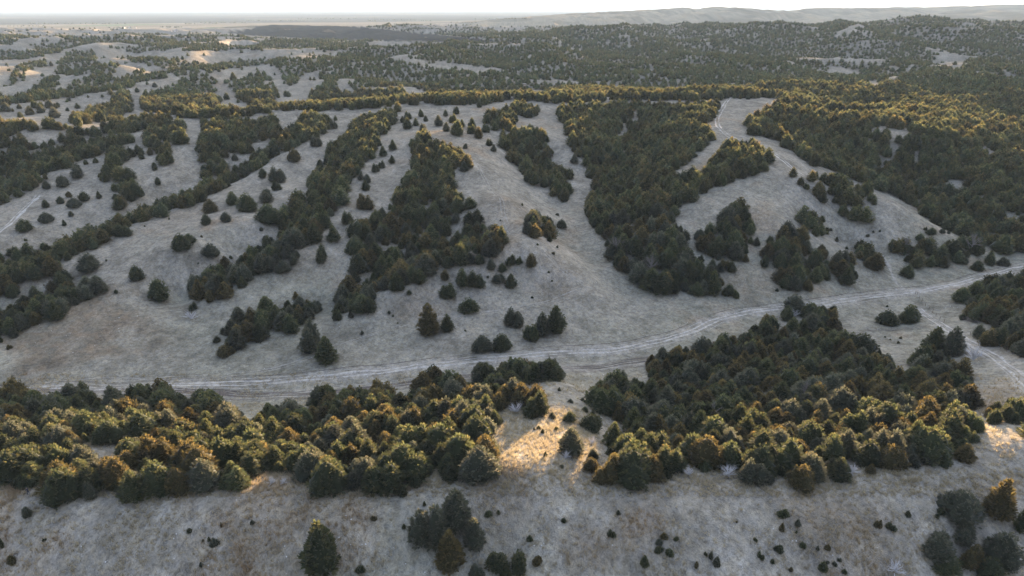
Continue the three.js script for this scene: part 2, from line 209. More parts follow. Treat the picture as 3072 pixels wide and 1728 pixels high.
mid(0.92, 'cedar in the clump at the foot of the right-hand hill', [[1920, 623], [1937, 596], [1960, 580], [1994, 583], [2017, 583], [2037, 623], [2010, 643], [2030, 640], [2080, 616], [2087, 650], [2147, 646], [2164, 690], [2147, 713], [2110, 690], [2090, 700], [2070, 716], [2040, 696], [2044, 726], [2000, 726], [1950, 696], [1954, 663], [1924, 640]]);
mid(0.92, 'cedar in the short row above the trail at the foot of the right-hand hill', [[2160, 616], [2190, 610], [2217, 643], [2244, 670], [2237, 683], [2190, 680], [2160, 643]]);
mid(0.85, 'cedar in the row above the valley road on the right', [[2224, 616], [2230, 586], [2257, 586], [2264, 606], [2300, 606], [2317, 593], [2347, 613], [2350, 633], [2384, 630], [2370, 610], [2404, 606], [2430, 600], [2470, 583], [2484, 623], [2477, 643], [2410, 650], [2380, 663], [2334, 663], [2284, 650]]);
mid(0.85, 'cedar in the hollow behind the right-hand hill crest', [[1990, 430], [2100, 450], [2180, 470], [2205, 500], [2180, 545], [2130, 540], [2090, 520], [2040, 490]]);
mid(0.85, 'cedar in the hollow behind the right-hand hill crest', [[2010, 525], [2060, 530], [2085, 590], [2050, 585], [2020, 560]]);
mid(0.95, 'cedar in the great wood beyond the right-hand hill', [[1880, 300], [1960, 262], [2150, 290], [2250, 280], [2700, 310], [2700, 640], [2576, 625], [2500, 612], [2440, 592], [2330, 535], [2250, 480], [2170, 450], [2060, 410], [1990, 370], [1960, 340], [1890, 330]]);
gap([[2195, 308], [2290, 318], [2312, 352], [2270, 348], [2200, 328]]); gap([[2380, 430], [2440, 440], [2430, 480], [2390, 480]]); gap([[2230, 355], [2260, 370], [2255, 400], [2235, 390]]); gap([[2420, 370], [2500, 362], [2520, 385], [2440, 385]]);
// lit trees that stand just behind the far ridge
mid(0.9, 'cedar just behind the far ridge', [[-60, 309], [140, 313], [215, 326], [330, 305], [450, 282], [640, 274], [700, 268], [900, 258], [1060, 243], [1290, 237], [1400, 245], [1600, 240], [1830, 231], [1830, 244], [1640, 246], [1400, 252], [1290, 244], [1180, 260], [1060, 252], [900, 268], [700, 273], [633, 286], [447, 290], [320, 332], [213, 336], [140, 322], [-60, 318]]);

// lone trees: [sheet column, row, x, foot y, width, height] on nine enlargements of the sheet
const lone = `01:1575 170 125 115,1545 260 90 90,1695 240 95 85,1350 475 165 140,1415 405 100 85,1575 530 145 120,1015 685 125 125,1175 835 180 180,905 355 130 110,640 635 200 140,1490 835 140 170,90 1115 80 90,5 1145 30 70,330 245 115 85,330 130 80 50,155 315 130 90,445 100 70 60,545 135 110 80,620 85 100 80,530 195 50 45,515 50 50 50,740 60 45 60,2010 270 200 165,2000 95 140 110,1740 110 130 110,1845 160 180 150,2510 395 120 130,2420 555 110 145,2125 640 130 110,2240 510 50 55,2210 570 90 100,2330 1230 210 260,2450 1320 200 220,1450 910 70 70
11:880 95 95 100,970 145 105 100,170 150 130 130,860 250 90 85,1040 575 100 85,1130 615 90 95,1215 630 80 75,1280 590 90 90,1340 575 60 65,1435 605 100 115,800 600 110 100,780 690 85 85,590 715 60 80,910 750 130 150,1010 765 140 140,1185 720 110 80,1280 750 105 115,800 835 125 130,960 940 155 130,650 1110 190 250,795 1075 120 140,1300 1045 150 160,1430 1140 130 140,1520 1110 150 190,1620 1090 180 220,1060 1235 180 115,1210 1220 170 150,1665 290 90 80,40 260 100 110
21:1710 660 115 110,2130 555 65 70,2240 610 100 90,2335 565 100 110,2435 570 100 80,1885 345 80 60,1965 325 50 45,625 585 90 100,355 805 110 100,235 800 140 190,1570 1020 170 120,1740 1000 170 160,860 930 180 150,2130 970 75 60,1930 1240 200 230,2070 1250 190 240
02:190 1030 90 95,2410 1540 330 410
12:660 1310 310 340,860 1170 280 310,1000 1300 190 240,815 1480 250 310,1180 1480 180 180,1340 1480 170 190,1015 1510 130 120,1240 1510 110 110,1735 555 220 230,1725 300 105 95,1595 270 65 55,1890 370 190 130,500 185 120 120
22:2150 1120 330 260,2410 1080 230 330,1960 1400 270 230,2200 1440 180 180,2450 1470 300 300,2150 1260 180 170,2570 1150 120 200,2020 1500 220 150,2350 1560 250 200
00:500 910 1 1`.split('\n').flatMap(l => { const [h, r] = l.split(':'); return h === '00' ? [] : r.split(',').map(s => [+h[0], +h[1], ...s.split(' ').map(Number)]); });
const loneTop = `500 910 60,600 890 55,460 935 50,560 960 60,635 925 45,495 985 85,615 1010 75,335 990 90,785 885 50,865 870 60,730 960 80,840 935 65,790 1000 70,870 1035 120,910 970 60,985 980 80,1035 1055 90,1090 1010 70,1110 930 70,1115 1110 60,1150 1155 55,935 1130 40,310 1190 75,385 1145 75,380 1245 60,300 1280 60,255 1310 70,145 1370 60,190 1390 70,180 1449 80,925 1310 80,1760 1250 70,2180 980 80,1040 820 50,980 1020 70`.split(',').map(s => { const a = s.split(' ').map(Number); return [1, 0, a[0], a[1], a[2], a[2] * 1.05]; });
const loneTopLeft = `565 1360 120,640 1250 40,715 1240 45,460 1430 100,1160 1295 65,1185 1410 65,1060 1210 60,1040 1180 80,1125 1180 60,1200 1225 60,1345 1105 130,1870 1150 70,1770 1225 55,2210 1235 110,1975 1355 80,2080 1390 130,2380 1120 90,2370 1060 80,2435 1020 50,2510 980 70,2080 1449 80,800 1360 110,870 1370 40,340 1440 70,965 1390 120,1200 605 30,1165 665 40,1030 705 40,515 770 30,140 830 40,35 850 75,255 825 60,300 810 40,365 825 70,430 815 40,145 895 50,395 900 90,1650 550 30,1755 615 60,2095 745 40,380 505 35`.split(',').map(s => { const a = s.split(' ').map(Number); return [0, 0, a[0], a[1], a[2], a[2] * 1.0]; });
const small = `01:1970 305 30 35,1275 215 18 22,1520 350 18 22,1740 515 30 30,800 530 18 22,1090 270 16 18,60 1195 50 40,190 380 25 25,480 265 40 50,870 775 40 30,280 630 14 18,330 715 14 16,1870 650 14 14,1495 550 14 14
11:510 790 50 35,1630 185 30 25,690 615 40 20,1600 480 30 20,1630 430 20 25,155 1085 30 35,360 930 30 30,390 950 20 20,1440 810 25 12,935 1060 18 20,1565 620 16 20,1590 685 18 16,1365 110 20 25,1480 410 20 20,1105 660 20 25,1200 225 14 14,425 1000 14 14
21:1165 385 35 40,2010 325 30 25,1835 300 30 30,1120 305 30 25,1400 350 30 25,715 760 30 30,1545 875 20 20,1630 1150 25 25,1650 1115 25 25,1240 440 25 25,1440 315 20 20,1490 310 20 20,1530 1105 16 16,1570 1125 16 16
02:10 1255 40 90,80 1390 80 80,1610 1250 80 70,1425 1140 50 40,1900 1075 40 40,1515 1395 35 40,2395 1075 30 30,1575 1200 30 40,1670 1090 24 40,1530 1200 24 24,330 1200 30 30,2355 860 24 24
12:1440 260 50 55,1840 220 50 50,1900 250 40 70,1480 40 35 40,1645 60 30 35,625 930 30 40,240 1045 50 40,470 1105 40 40,140 1449 80 60,1110 1020 65 50,1185 995 35 35,1680 1060 45 40,1420 1205 55 50,2040 1180 65 65,2090 1000 40 40,2440 1190 65 50,2530 1195 40 35,2400 1300 75 60,2480 1320 75 50,2400 1230 60 40,2290 1405 80 90,1540 560 35 50,1665 645 40 35,1490 350 40 35,1520 380 35 40,1625 360 35 40,1000 775 35 30,1205 300 40 50,1730 150 50 40,1820 135 40 30,1480 1390 90 70,2295 750 20 26,1455 355 20 28
22:765 1030 90 65,750 1130 50 70,870 1095 50 65,860 1135 25 20,550 1200 35 30,735 1300 75 70,700 1270 30 40,910 1260 50 55,580 1320 40 45,605 1345 45 45,680 1370 40 40,1100 1275 55 50,1020 1270 30 40,175 1310 30 35,215 1335 40 60,260 1400 65 80,105 1400 40 45,1480 1105 60 70,1580 1130 80 65,1705 1020 50 55,1960 1005 70 60,1925 1025 40 40,1065 1440 80 80,1150 1390 40 40,1185 1355 35 35,820 1430 35 40,1225 1450 50 30,955 810 35 30,1095 1370 30 30,410 1055 18 20`.split('\n').flatMap(l => { const [h, r] = l.split(':'); return r.split(',').map(s => [+h[0], +h[1], ...s.split(' ').map(Number)]); });
// wheel tracks and trails on the sheet
const tracks = {
  main: [[-80, 980], [200, 976], [400, 970], [560, 965], [720, 956], [850, 945], [1000, 930], [1150, 912], [1300, 897], [1450, 885], [1560, 878], [1640, 862], [1720, 840], [1800, 806], [1880, 786], [1960, 776], [2050, 768], [2150, 752], [2270, 737], [2330, 730], [2420, 712], [2500, 690], [2576, 672], [2680, 650]],
  low: [[60, 984], [180, 986], [300, 983], [450, 985], [560, 990], [680, 993], [750, 991], [900, 981], [1050, 962], [1200, 946], [1320, 936], [1440, 926], [1560, 914], [1680, 902]],
  upper: [[-80, 968], [150, 962], [300, 955], [450, 950], [600, 940], [700, 925], [783, 897]],
  contour: [[859, 866], [926, 842], [1045, 806], [1159, 793], [1292, 774], [1392, 751], [1485, 721]],
  hill: [[2272, 734], [2250, 700], [2236, 668], [2218, 640]],
  crest: [[1835, 246], [1810, 285], [1806, 315], [1830, 340], [1875, 361], [1930, 378], [1975, 408], [2020, 440]],
  right: [[2312, 776], [2340, 800], [2375, 822], [2420, 850], [2480, 885], [2530, 918], [2576, 958], [2640, 1010]],
  spur: [[1160, 372], [1210, 430], [1260, 500], [1268, 545], [1300, 590], [1370, 635], [1430, 690], [1490, 728]],
  wash: [[100, 492], [60, 530], [25, 565], [-20, 600]],
};
// silver dead trees: [label, sheet column, row, x, foot y, width]
const deadAt = [['silver dead tree lying below the lone cedars on the left slope', 0, 1, 1440, 965, 110], ['silver dead tree at the foot of the left belt, left of its pair', 0, 2, 2045, 765, 95], ['small silver dead tree at the foot of the left belt, right of its pair', 0, 2, 2140, 760, 85], ['grey dead branches under the cedars above the bare knoll', 1, 2, 1320, 222, 130], ['grey dead tree behind the lone round cedar on the knoll', 1, 2, 1890, 455, 95], ['grey dead branches at the foot of the round cedar on the knoll', 1, 2, 1700, 562, 90], ['silver dead tree at the foot of the right belt, leftmost of three', 2, 2, 55, 695, 110], ['wide silver dead tree at the foot of the right belt, middle of three', 2, 2, 350, 708, 150], ['star-shaped silver dead tree at the foot of the right belt, rightmost of three', 2, 2, 1285, 690, 140], ['silver dead tree on the near slope at the bottom right', 2, 2, 1610, 1440, 170], ['grey dead branches beside the valley cedars right of centre', 2, 1, 850, 945, 110], ['fallen grey branches beside the lit road on the right', 2, 1, 2210, 1280, 190]];

// ---------------------------------------------------------------- ground, hills, plain: one sheet in three pieces
function grainTexture(n, draw) { const d = new Uint8Array(n * n * 4); for (let j = 0; j < n; j++) for (let i = 0; i < n; i++) { const c = draw(i / n, j / n), o = (j * n + i) * 4; d[o] = c[0]; d[o + 1] = c[1]; d[o + 2] = c[2]; d[o + 3] = 255; } const t = new THREE.DataTexture(d, n, n); t.wrapS = t.wrapT = THREE.RepeatWrapping; t.magFilter = THREE.LinearFilter; t.minFilter = THREE.LinearMipmapLinearFilter; t.generateMipmaps = true; t.needsUpdate = true; return t; }
function tnoise(u, v, f, s) { const x = u * f, y = v * f, ix = Math.floor(x), iy = Math.floor(y), fx = x - ix, fy = y - iy, a = fx * fx * (3 - 2 * fx), b = fy * fy * (3 - 2 * fy), m = q => ((q % f) + f) % f; const h = (p, q) => hash2(m(p), m(q), s); return mix(mix(h(ix, iy), h(ix + 1, iy), a), mix(h(ix, iy + 1), h(ix + 1, iy + 1), a), b) * 2 - 1; }
const grainAt = (u, v) => 0.42 * tnoise(u, v, 37, 1) + 0.42 * tnoise(u, v, 83, 2) + 0.40 * tnoise(u, v, 190, 3) + 0.42 * tnoise(u, v, 420, 4);
const grassMap = grainTexture(1024, (u, v) => { const g = grainAt(u, v), r = tnoise(u, v, 61, 9), sp = hash2(Math.floor(u * 1024), Math.floor(v * 1024), 77); let k = 0.70 + 0.30 * g; if (sp > 0.9988) k = 1.15; const c = [k * (1 + 0.035 * r), k * (1 + 0.005 * r), k * (1 - 0.06 * r)]; return c.map(x => clamp(Math.pow(clamp(x, 0, 1), 1 / 2.2) * 255, 0, 255)); });
grassMap.colorSpace = THREE.SRGBColorSpace;
const grassBump = grainTexture(1024, (u, v) => { const g = clamp(0.5 + 0.4 * grainAt(u, v), 0, 1) * 255; return [g, g, g]; });
const TILE = 46;   // metres covered by one repeat
const groundMat = new THREE.MeshPhysicalMaterial({ specularIntensity: 0, vertexColors: true, map: grassMap, bumpMap: grassBump, bumpScale: 0.26, roughness: 1 });
const russet = [[190, 830, 26, 0.9], [300, 800, 12, 0.6], [90, 690, 9, 0.5], [1070, 770, 10, 0.6], [1400, 690, 12, 0.55], [1290, 520, 16, 0.4], [1390, 610, 8, 0.4], [620, 1330, 8, 0.7], [700, 1310, 7, 0.6], [560, 1390, 7, 0.6], [1590, 1310, 5, 0.6], [1480, 1370, 5, 0.5], [1270, 1220, 7, 0.4], [2150, 1370, 9, 0.5], [2050, 1310, 7, 0.4], [720, 1250, 10, 0.6], [2560, 1010, 14, 0.6], [2200, 780, 10, 0.2], [1880, 720, 10, 0.5], [470, 545, 14, 0.4], [760, 660, 10, 0.3], [1360, 1120, 4, 0.4]].map(([x, y, r, k]) => { const p = onLand(x, y); return [p[0], p[2], r, k]; });
function lineOn(list) { const c = new THREE.CatmullRomCurve3(list.map(([x, y]) => { const p = onLand(x, y); return new THREE.Vector3(p[0], 0, p[2]); }), false, 'centripetal'); return c; }
const wornGrid = new Map();   // ground rubbed bare along the valley road
for (const [list, half, k] of [[tracks.main, 5, 0.6], [tracks.low, 6, 0.45], [tracks.right, 3.5, 0.6]]) { const c = lineOn(list); for (const p of c.getSpacedPoints(Math.round(c.getLength()))) for (let a = -half; a <= half; a++) for (let b = -half; b <= half; b++) { const key = Math.round(p.x + a) * 10000 + Math.round(p.z + b), v = k * sstep(half, 1, Math.hypot(a, b)); if (v > (wornGrid.get(key) ?? 0)) wornGrid.set(key, v); } }
const worn = (x, z) => wornGrid.get(Math.round(x) * 10000 + Math.round(z)) ?? 0;
function landColor(x, z, h, slope) {
  const d = Math.hypot(x, z), n1 = fbm(x / 38, z / 38, 4, 51), n2 = fbm(x / 7, z / 7, 3, 61), n3 = fbm(x / 120, z / 120, 3, 71), n4 = vnoise(x / 2.2, z / 2.2, 81);
  let c = [0.365, 0.325, 0.255];
  const grn = clamp(0.35 + 0.9 * n3 - 0.03 * h + 0.5 * n1, 0, 1) * 0.75, rus = clamp(n1 * 1.7 + n2 * 1.1 - 0.36, 0, 1) * 0.85;
  c = [mix(c[0], 0.262, grn), mix(c[1], 0.262, grn), mix(c[2], 0.19, grn)];
  let rr = rus; for (const [rx, rz, r, k] of russet) { const q = Math.hypot((x - rx), (z - rz)) / r; if (q < 1.6) rr = Math.max(rr, k * sstep(1.5, 0.5, q + 0.7 * n2) * (0.72 + 0.5 * n4)); }
  c = [mix(c[0], 0.275, rr), mix(c[1], 0.212, rr), mix(c[2], 0.145, rr)];
  const bare = clamp((slope - 0.42) * 2.2 + n2 * 0.7 - 0.05, 0, 1) * 0.55;   // loess showing through where it is steep
  c = [mix(c[0], 0.43, bare), mix(c[1], 0.385, bare), mix(c[2], 0.315, bare)];
  const k = 1.06 + 0.36 * n2 + 0.22 * n4 + 0.22 * n1;
  const wn = clamp(worn(x, z) * (1.1 + 1.6 * n2 + 0.8 * n4), 0, 0.75); c = [mix(c[0], 0.40, wn), mix(c[1], 0.362, wn), mix(c[2], 0.30, wn)]; c = c.map(v => v * k);
  if (d > 2600) {
    const plain = sstep(3200, 5200, d) * (1 - sstep(-6, 14, h));
    if (plain > 0) {
      const fx = Math.floor((x + 0.18 * z) / 520), fz = Math.floor((z - 0.1 * x) / 900), q = hash2(fx, fz, 7), q2 = hash2(fx, fz, 8);
      let f = q < 0.55 ? [0.30, 0.24, 0.155] : q < 0.75 ? [0.36, 0.30, 0.21] : q < 0.9 ? [0.20, 0.22, 0.11] : [0.24, 0.19, 0.13];
      f = f.map(v => v * (0.9 + 0.25 * q2));
      const w = sstep(7300, 8300, d) * (1.05 + 1.3 * fbm(x / 2600, z / 1300, 3, 91)), belt = clamp(w, 0, 0.92);
      f = [mix(f[0], 0.085, belt), mix(f[1], 0.078, belt), mix(f[2], 0.06, belt)];
      c = c.map((v, i) => mix(v, f[i], plain));
    } else if (d > 3400) { const s = sstep(0.1, 0.45, fbm(x / 260, z / 260, 3, 95) + 0.1); c = [mix(c[0] * 0.95, 0.15, s * 0.5), mix(c[1] * 0.93, 0.13, s * 0.5), mix(c[2] * 0.85, 0.09, s * 0.5)]; }
  }
  // the burnt-over dark hill on the far left of centre
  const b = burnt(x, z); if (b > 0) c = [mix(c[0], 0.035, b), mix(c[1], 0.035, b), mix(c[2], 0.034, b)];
  return c;
}
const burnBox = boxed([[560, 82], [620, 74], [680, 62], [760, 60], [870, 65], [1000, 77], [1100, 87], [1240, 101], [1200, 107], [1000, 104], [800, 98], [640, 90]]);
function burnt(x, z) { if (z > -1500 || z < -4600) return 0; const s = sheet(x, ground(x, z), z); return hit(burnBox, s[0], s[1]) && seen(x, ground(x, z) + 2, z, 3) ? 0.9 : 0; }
{
  const pos = new Float32Array(NX * NZ * 3), col = new Float32Array(NX * NZ * 3), uv = new Float32Array(NX * NZ * 2), nor = new Float32Array(NX * NZ * 3);
  for (let j = 0; j < NZ; j++) for (let i = 0; i < NX; i++) {
    const o = j * NX + i, x = GX[i], z = GZ[j], h = GH[o], i0 = Math.max(0, i - 1), i1 = Math.min(NX - 1, i + 1), j0 = Math.max(0, j - 1), j1 = Math.min(NZ - 1, j + 1);
    const sx = (GH[j * NX + i1] - GH[j * NX + i0]) / (GX[i1] - GX[i0]), sz = (GH[j1 * NX + i] - GH[j0 * NX + i]) / (GZ[j1] - GZ[j0]), l = Math.hypot(sx, 1, sz);
    pos.set([x, h, z], o * 3); nor.set([-sx / l, 1 / l, -sz / l], o * 3); uv.set([x / TILE, z / TILE], o * 2);
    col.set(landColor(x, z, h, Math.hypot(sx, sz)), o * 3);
  }
  const P = new THREE.BufferAttribute(pos, 3), N = new THREE.BufferAttribute(nor, 3), C = new THREE.BufferAttribute(col, 3), U = new THREE.BufferAttribute(uv, 2);
  const lists = { ground: [], hills: [], plain: [] };
  for (let j = 0; j < NZ - 1; j++) for (let i = 0; i < NX - 1; i++) {
    const o = j * NX + i, x = GX[i], z = GZ[j], a = lists[Math.abs(x) < 900 && z > -900 ? 'ground' : z > -5800 ? 'hills' : 'plain'];
    a.push(o, o + 1, o + NX, o + 1, o + NX + 1, o + NX);
  }
  for (const [name, ix] of Object.entries(lists)) {
    const used = new Map(), map = new Uint32Array(ix.length); for (let k = 0; k < ix.length; k++) { let v = used.get(ix[k]); if (v === undefined) { v = used.size; used.set(ix[k], v); } map[k] = v; }
    const take = (a, n) => { const out = new Float32Array(used.size * n); for (const [from, to] of used) for (let q = 0; q < n; q++) out[to * n + q] = a.array[from * n + q]; return new THREE.BufferAttribute(out, n); };
    const g = new THREE.BufferGeometry(); g.setAttribute('position', take(P, 3)); g.setAttribute('normal', take(N, 3)); g.setAttribute('color', take(C, 3)); g.setAttribute('uv', take(U, 2)); g.setIndex(new THREE.BufferAttribute(map, 1));
    const m = new THREE.Mesh(g, groundMat); m.name = name; m.receiveShadow = m.castShadow = true;
    tag(m, { ground: 'dry tan prairie grass on steep spurs and a flat valley floor', hills: 'grassy wooded hills receding behind the far ridge', plain: 'flat farmland plain reaching the horizon' }[name], null, null, 'structure'); scene.add(m);
  }
}
// ---------------------------------------------------------------- wheel tracks laid on the ground
const rutMat = new THREE.MeshStandardMaterial({ color: lin(0.55, 0.505, 0.43), map: grassMap, roughness: 1 });
const rutDark = new THREE.MeshStandardMaterial({ color: lin(0.15, 0.122, 0.1), map: grassMap, roughness: 1 });
const rutFaint = new THREE.MeshStandardMaterial({ color: lin(0.43, 0.39, 0.32), map: grassMap, roughness: 1 });
const roadPts = [];
function ribbon(name, curve, off, width, mat, parent, seed, wob = 0.7) {
  const L = curve.getLength(), n = Math.max(8, Math.round(L / 0.9)), pos = [], uv = [], idx = [];
  const p = new THREE.Vector3(), t = new THREE.Vector3();
  for (let k = 0; k <= n; k++) {
    curve.getPointAt(k / n, p); curve.getTangentAt(k / n, t); const nx = -t.z, nz = t.x, s = k / n * L;
    const o = off + wob * fbm(s / 9, seed, 2, 101), w = width * clamp(0.85 + 1.1 * fbm(s / 5, seed, 3, 103) + 0.5 * fbm(s / 23, seed, 2, 107), 0.12, 1.6);
    for (let q = 0; q < 3; q++) { const e = o + (q / 2 - 0.5) * w, x = p.x + nx * e, z = p.z + nz * e; pos.push(x, ground(x, z) + 0.035, z); uv.push(x / TILE, z / TILE); }
    if (k) for (let q = 0; q < 2; q++) { const a = (k - 1) * 3 + q; idx.push(a, a + 1, a + 3, a + 1, a + 4, a + 3); }
  }
  const g = new THREE.BufferGeometry(); g.setAttribute('position', new THREE.Float32BufferAttribute(pos, 3)); g.setAttribute('uv', new THREE.Float32BufferAttribute(uv, 2)); g.setIndex(idx); g.computeVertexNormals();
  const nn = g.attributes.normal; if (nn.getY(0) < 0) { g.setIndex(idx.map((v, i) => idx[i - (i % 3) + [0, 2, 1][i % 3]])); g.computeVertexNormals(); }
  const m = new THREE.Mesh(g, mat); m.name = name; m.receiveShadow = true; parent.add(m); return m;
}
function track(list, label, offs, width, mat, seed) {
  const g = new THREE.Group(); g.name = numbered('dirt_track'); tag(g, label, null, null, 'structure'); scene.add(g); const c = lineOn(list); roadPts.push(c);
  offs.forEach((o, i) => ribbon('wheel_rut', c, Array.isArray(o) ? o[0] : o, Array.isArray(o) ? o[1] : width, Array.isArray(o) && o[2] ? o[2] : mat, g, seed + i * 3.7)); return g;
}
track(tracks.main, 'pale two-rut dirt road curving along the valley floor', [-0.95, 0.95, [0, 0.35, rutFaint], [-2.6, 0.5, rutFaint], [2.8, 0.45, rutFaint], [-4.2, 0.35, rutDark]], 0.85, rutMat, 1);
track(tracks.low, 'dark churned wheel tracks along the valley below the pale road', [[-1.6, 0.7], [-0.5, 0.9], [0.9, 1.0], [2.2, 0.45, rutFaint], [3.4, 0.4], [-3.2, 0.35, rutFaint], [4.6, 0.3]], 0.5, rutDark, 5);
track(tracks.upper, 'faint upper wheel track on the left of the valley floor', [-0.8, 0.8], 0.4, rutFaint, 9);
track(tracks.contour, 'thin trail crossing the foot of the central spur', [[0, 0.5], [1.2, 0.25]], 0.4, rutFaint, 13);
track(tracks.hill, 'pale washed trail climbing the foot of the right-hand hill', [[0, 1.6]], 1, rutFaint, 17);
track(tracks.crest, 'two-rut track winding over the top of the right-hand hill', [-1.1, 1.1], 0.9, rutMat, 21);
track(tracks.right, 'sunlit dirt road leaving the valley at the right edge', [-1.0, 1.0, [0, 0.5, rutFaint], [2.2, 0.4, rutFaint]], 0.7, rutMat, 25);
track(tracks.spur, 'faint trail down the bare crest of the central spur', [[-0.7, 0.3], [0.7, 0.3]], 0.3, rutFaint, 29);
track(tracks.wash, 'pale eroded wash at the left edge', [[0, 1.4], [1.6, 0.5]], 1, rutMat, 33);
console.log('ground done');

// ---------------------------------------------------------------- cedars: a few kinds of crown of unit height, many small sprays over a rough inner mass
function builder() { const pos = [], col = [], idx = []; return { pos, col, idx, v(p, c) { pos.push(p[0], p[1], p[2]); col.push(c[0], c[1], c[2]); return pos.length / 3 - 1; }, tri(a, b, c) { idx.push(a, b, c); }, geo() { const g = new THREE.BufferGeometry(); g.setAttribute('position', new THREE.Float32BufferAttribute(pos, 3)); g.setAttribute('color', new THREE.Float32BufferAttribute(col, 3)); g.setIndex(idx); g.computeVertexNormals(); return g; } }; }
function crownRadius(t, k) { return Math.pow(Math.max(0, 1 - Math.pow(t, k[0])), k[1]) * (0.62 + 0.38 * sstep(0, 0.22, t)); }
function makeCrown(seed, o) {   // o: stems [[x, z, height, radius]], taper, sprays, colours
  const R = rng(seed), B = builder(), [c0, c1, c2] = o.tint;
  for (const [sx, sz, H, rad] of o.stems) {
    const lob = (a, t) => 1 + o.lump * (0.55 * vnoise(Math.cos(a) * 2.1 + seed, Math.sin(a) * 2.1 + t * 5.5, seed) + 0.45 * vnoise(Math.cos(a) * 4.2 + seed, Math.sin(a) * 4.2 + t * 11, seed + 3));
    // inner mass
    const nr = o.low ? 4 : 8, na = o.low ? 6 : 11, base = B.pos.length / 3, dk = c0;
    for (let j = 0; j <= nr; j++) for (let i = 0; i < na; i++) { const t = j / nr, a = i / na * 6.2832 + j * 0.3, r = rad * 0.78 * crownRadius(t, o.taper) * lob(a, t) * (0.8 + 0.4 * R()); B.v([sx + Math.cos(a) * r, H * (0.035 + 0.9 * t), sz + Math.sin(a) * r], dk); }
    for (let j = 0; j < nr; j++) for (let i = 0; i < na; i++) { const a = base + j * na + i, b = base + j * na + (i + 1) % na; B.tri(a, a + na, b); B.tri(b, a + na, b + na); }
    // sprays
    const n = Math.round(o.sprays * H * rad / o.stems.reduce((q, m) => q + m[2] * m[3], 0));
    for (let s = 0; s < n; s++) {
      let t; do { t = R(); } while (R() > 0.25 + crownRadius(t, o.taper)); t = t * 0.985;
      const a = R() * 6.2832, lb = lob(a, t), r = rad * crownRadius(t, o.taper) * lb, up = mix(0.35, 1.5, t * t) + (R() - 0.5) * 0.7;
      const dir = [Math.cos(a), up, Math.sin(a)], l = Math.hypot(...dir); dir[0] /= l; dir[1] /= l; dir[2] /= l;
      const y = H * t, inn = 0.66 + 0.2 * R(), p = [sx + Math.cos(a) * r * inn, y, sz + Math.sin(a) * r * inn];
      const len = o.len * (0.6 + 0.7 * R()) * mix(1, 0.7, t), wid = len * (o.low ? 0.62 : 0.34) * (0.8 + 0.5 * R());
      const m = R(), hue = R(), c = [0, 1, 2].map(k => mix(mix(c0[k], c1[k], m), c2[k], hue * hue * hue * 0.9));
      const fans = o.low ? 1 : 3;
      for (let f = 0; f < fans; f++) {
        const q = [dir[0] + (R() - 0.5) * 1.0, dir[1] + (R() - 0.5) * 0.9, dir[2] + (R() - 0.5) * 1.0], ql = Math.hypot(...q).toFixed ? Math.hypot(...q) : 1; for (let k = 0; k < 3; k++) q[k] /= ql;
        let s1 = [q[1] * (R() - 0.5) * 2 - q[2], q[2] * (R() - 0.5) - q[0] * (R() - 0.5), q[0]]; const sl = Math.hypot(...s1) || 1; s1 = s1.map(v => v / sl);
        const tip = [p[0] + q[0] * len, p[1] + q[1] * len, p[2] + q[2] * len], mm = 0.5;
        const e1 = [0, 1, 2].map(k => p[k] + q[k] * len * mm + s1[k] * wid * 0.5), e2 = [0, 1, 2].map(k => p[k] + q[k] * len * (mm - 0.12) - s1[k] * wid * 0.5);
        const A = B.v(p, c), C = B.v(e1, c), D = B.v(tip, c), E = B.v(e2, c); B.tri(A, C, D); B.tri(A, D, E);
      }
    }
  }
  return B.geo();
}
const green = [[0.040, 0.050, 0.022], [0.088, 0.104, 0.044], [0.15, 0.135, 0.055]], bronze = [[0.052, 0.046, 0.019], [0.115, 0.094, 0.034], [0.175, 0.125, 0.046]], grey = [[0.05, 0.056, 0.036], [0.105, 0.112, 0.072], [0.15, 0.135, 0.09]], deep = [[0.034, 0.042, 0.02], [0.07, 0.082, 0.034], [0.12, 0.105, 0.045]];
const kinds = [
  { word: 'conical', stems: [[0, 0, 1, 0.44]], taper: [1.35, 0.95], lump: 0.42 },
  { word: 'rounded', stems: [[0, 0, 0.97, 0.5], [0.18, 0.08, 0.76, 0.36], [-0.2, -0.1, 0.7, 0.34]], taper: [1.65, 0.72], lump: 0.5 },
  { word: 'twin-topped', stems: [[-0.15, 0.03, 1, 0.40], [0.2, -0.05, 0.82, 0.38]], taper: [1.6, 0.78], lump: 0.42 },
  { word: 'broad', stems: [[0, 0, 0.95, 0.5], [-0.24, 0.14, 0.74, 0.36], [0.22, 0.16, 0.82, 0.36], [0.02, -0.26, 0.7, 0.34]], taper: [1.55, 0.76], lump: 0.55 },
  { word: 'narrow', stems: [[0, 0, 1, 0.36]], taper: [1.4, 0.9], lump: 0.36 },
];
for (const t of [green, bronze, grey, deep]) for (const c of t) for (let k = 0; k < 3; k++) c[k] *= 1.4;
const tints = [['dark green', green], ['bronze-tinted', bronze], ['grey-green', grey], ['deep green', deep]];
const leafMat = new THREE.MeshPhysicalMaterial({ vertexColors: true, roughness: 0.95, specularIntensity: 0.2, side: THREE.DoubleSide });
const leafThin = new THREE.MeshPhysicalMaterial({ vertexColors: true, roughness: 1, transmission: 0.62, thickness: 0, specularIntensity: 0.2, side: THREE.DoubleSide });
const barkMat = new THREE.MeshStandardMaterial({ color: lin(0.12, 0.085, 0.06), roughness: 1 });
const crowns = [], crownsLow = [];
kinds.forEach((k, i) => tints.forEach(([w, t], j) => {
  crowns.push({ kind: i, tint: j, geo: makeCrown(100 + i * 17 + j * 5, { ...k, tint: t, sprays: 480 + 70 * k.stems.length, len: 0.125 }), word: k.word, colour: w });
}));
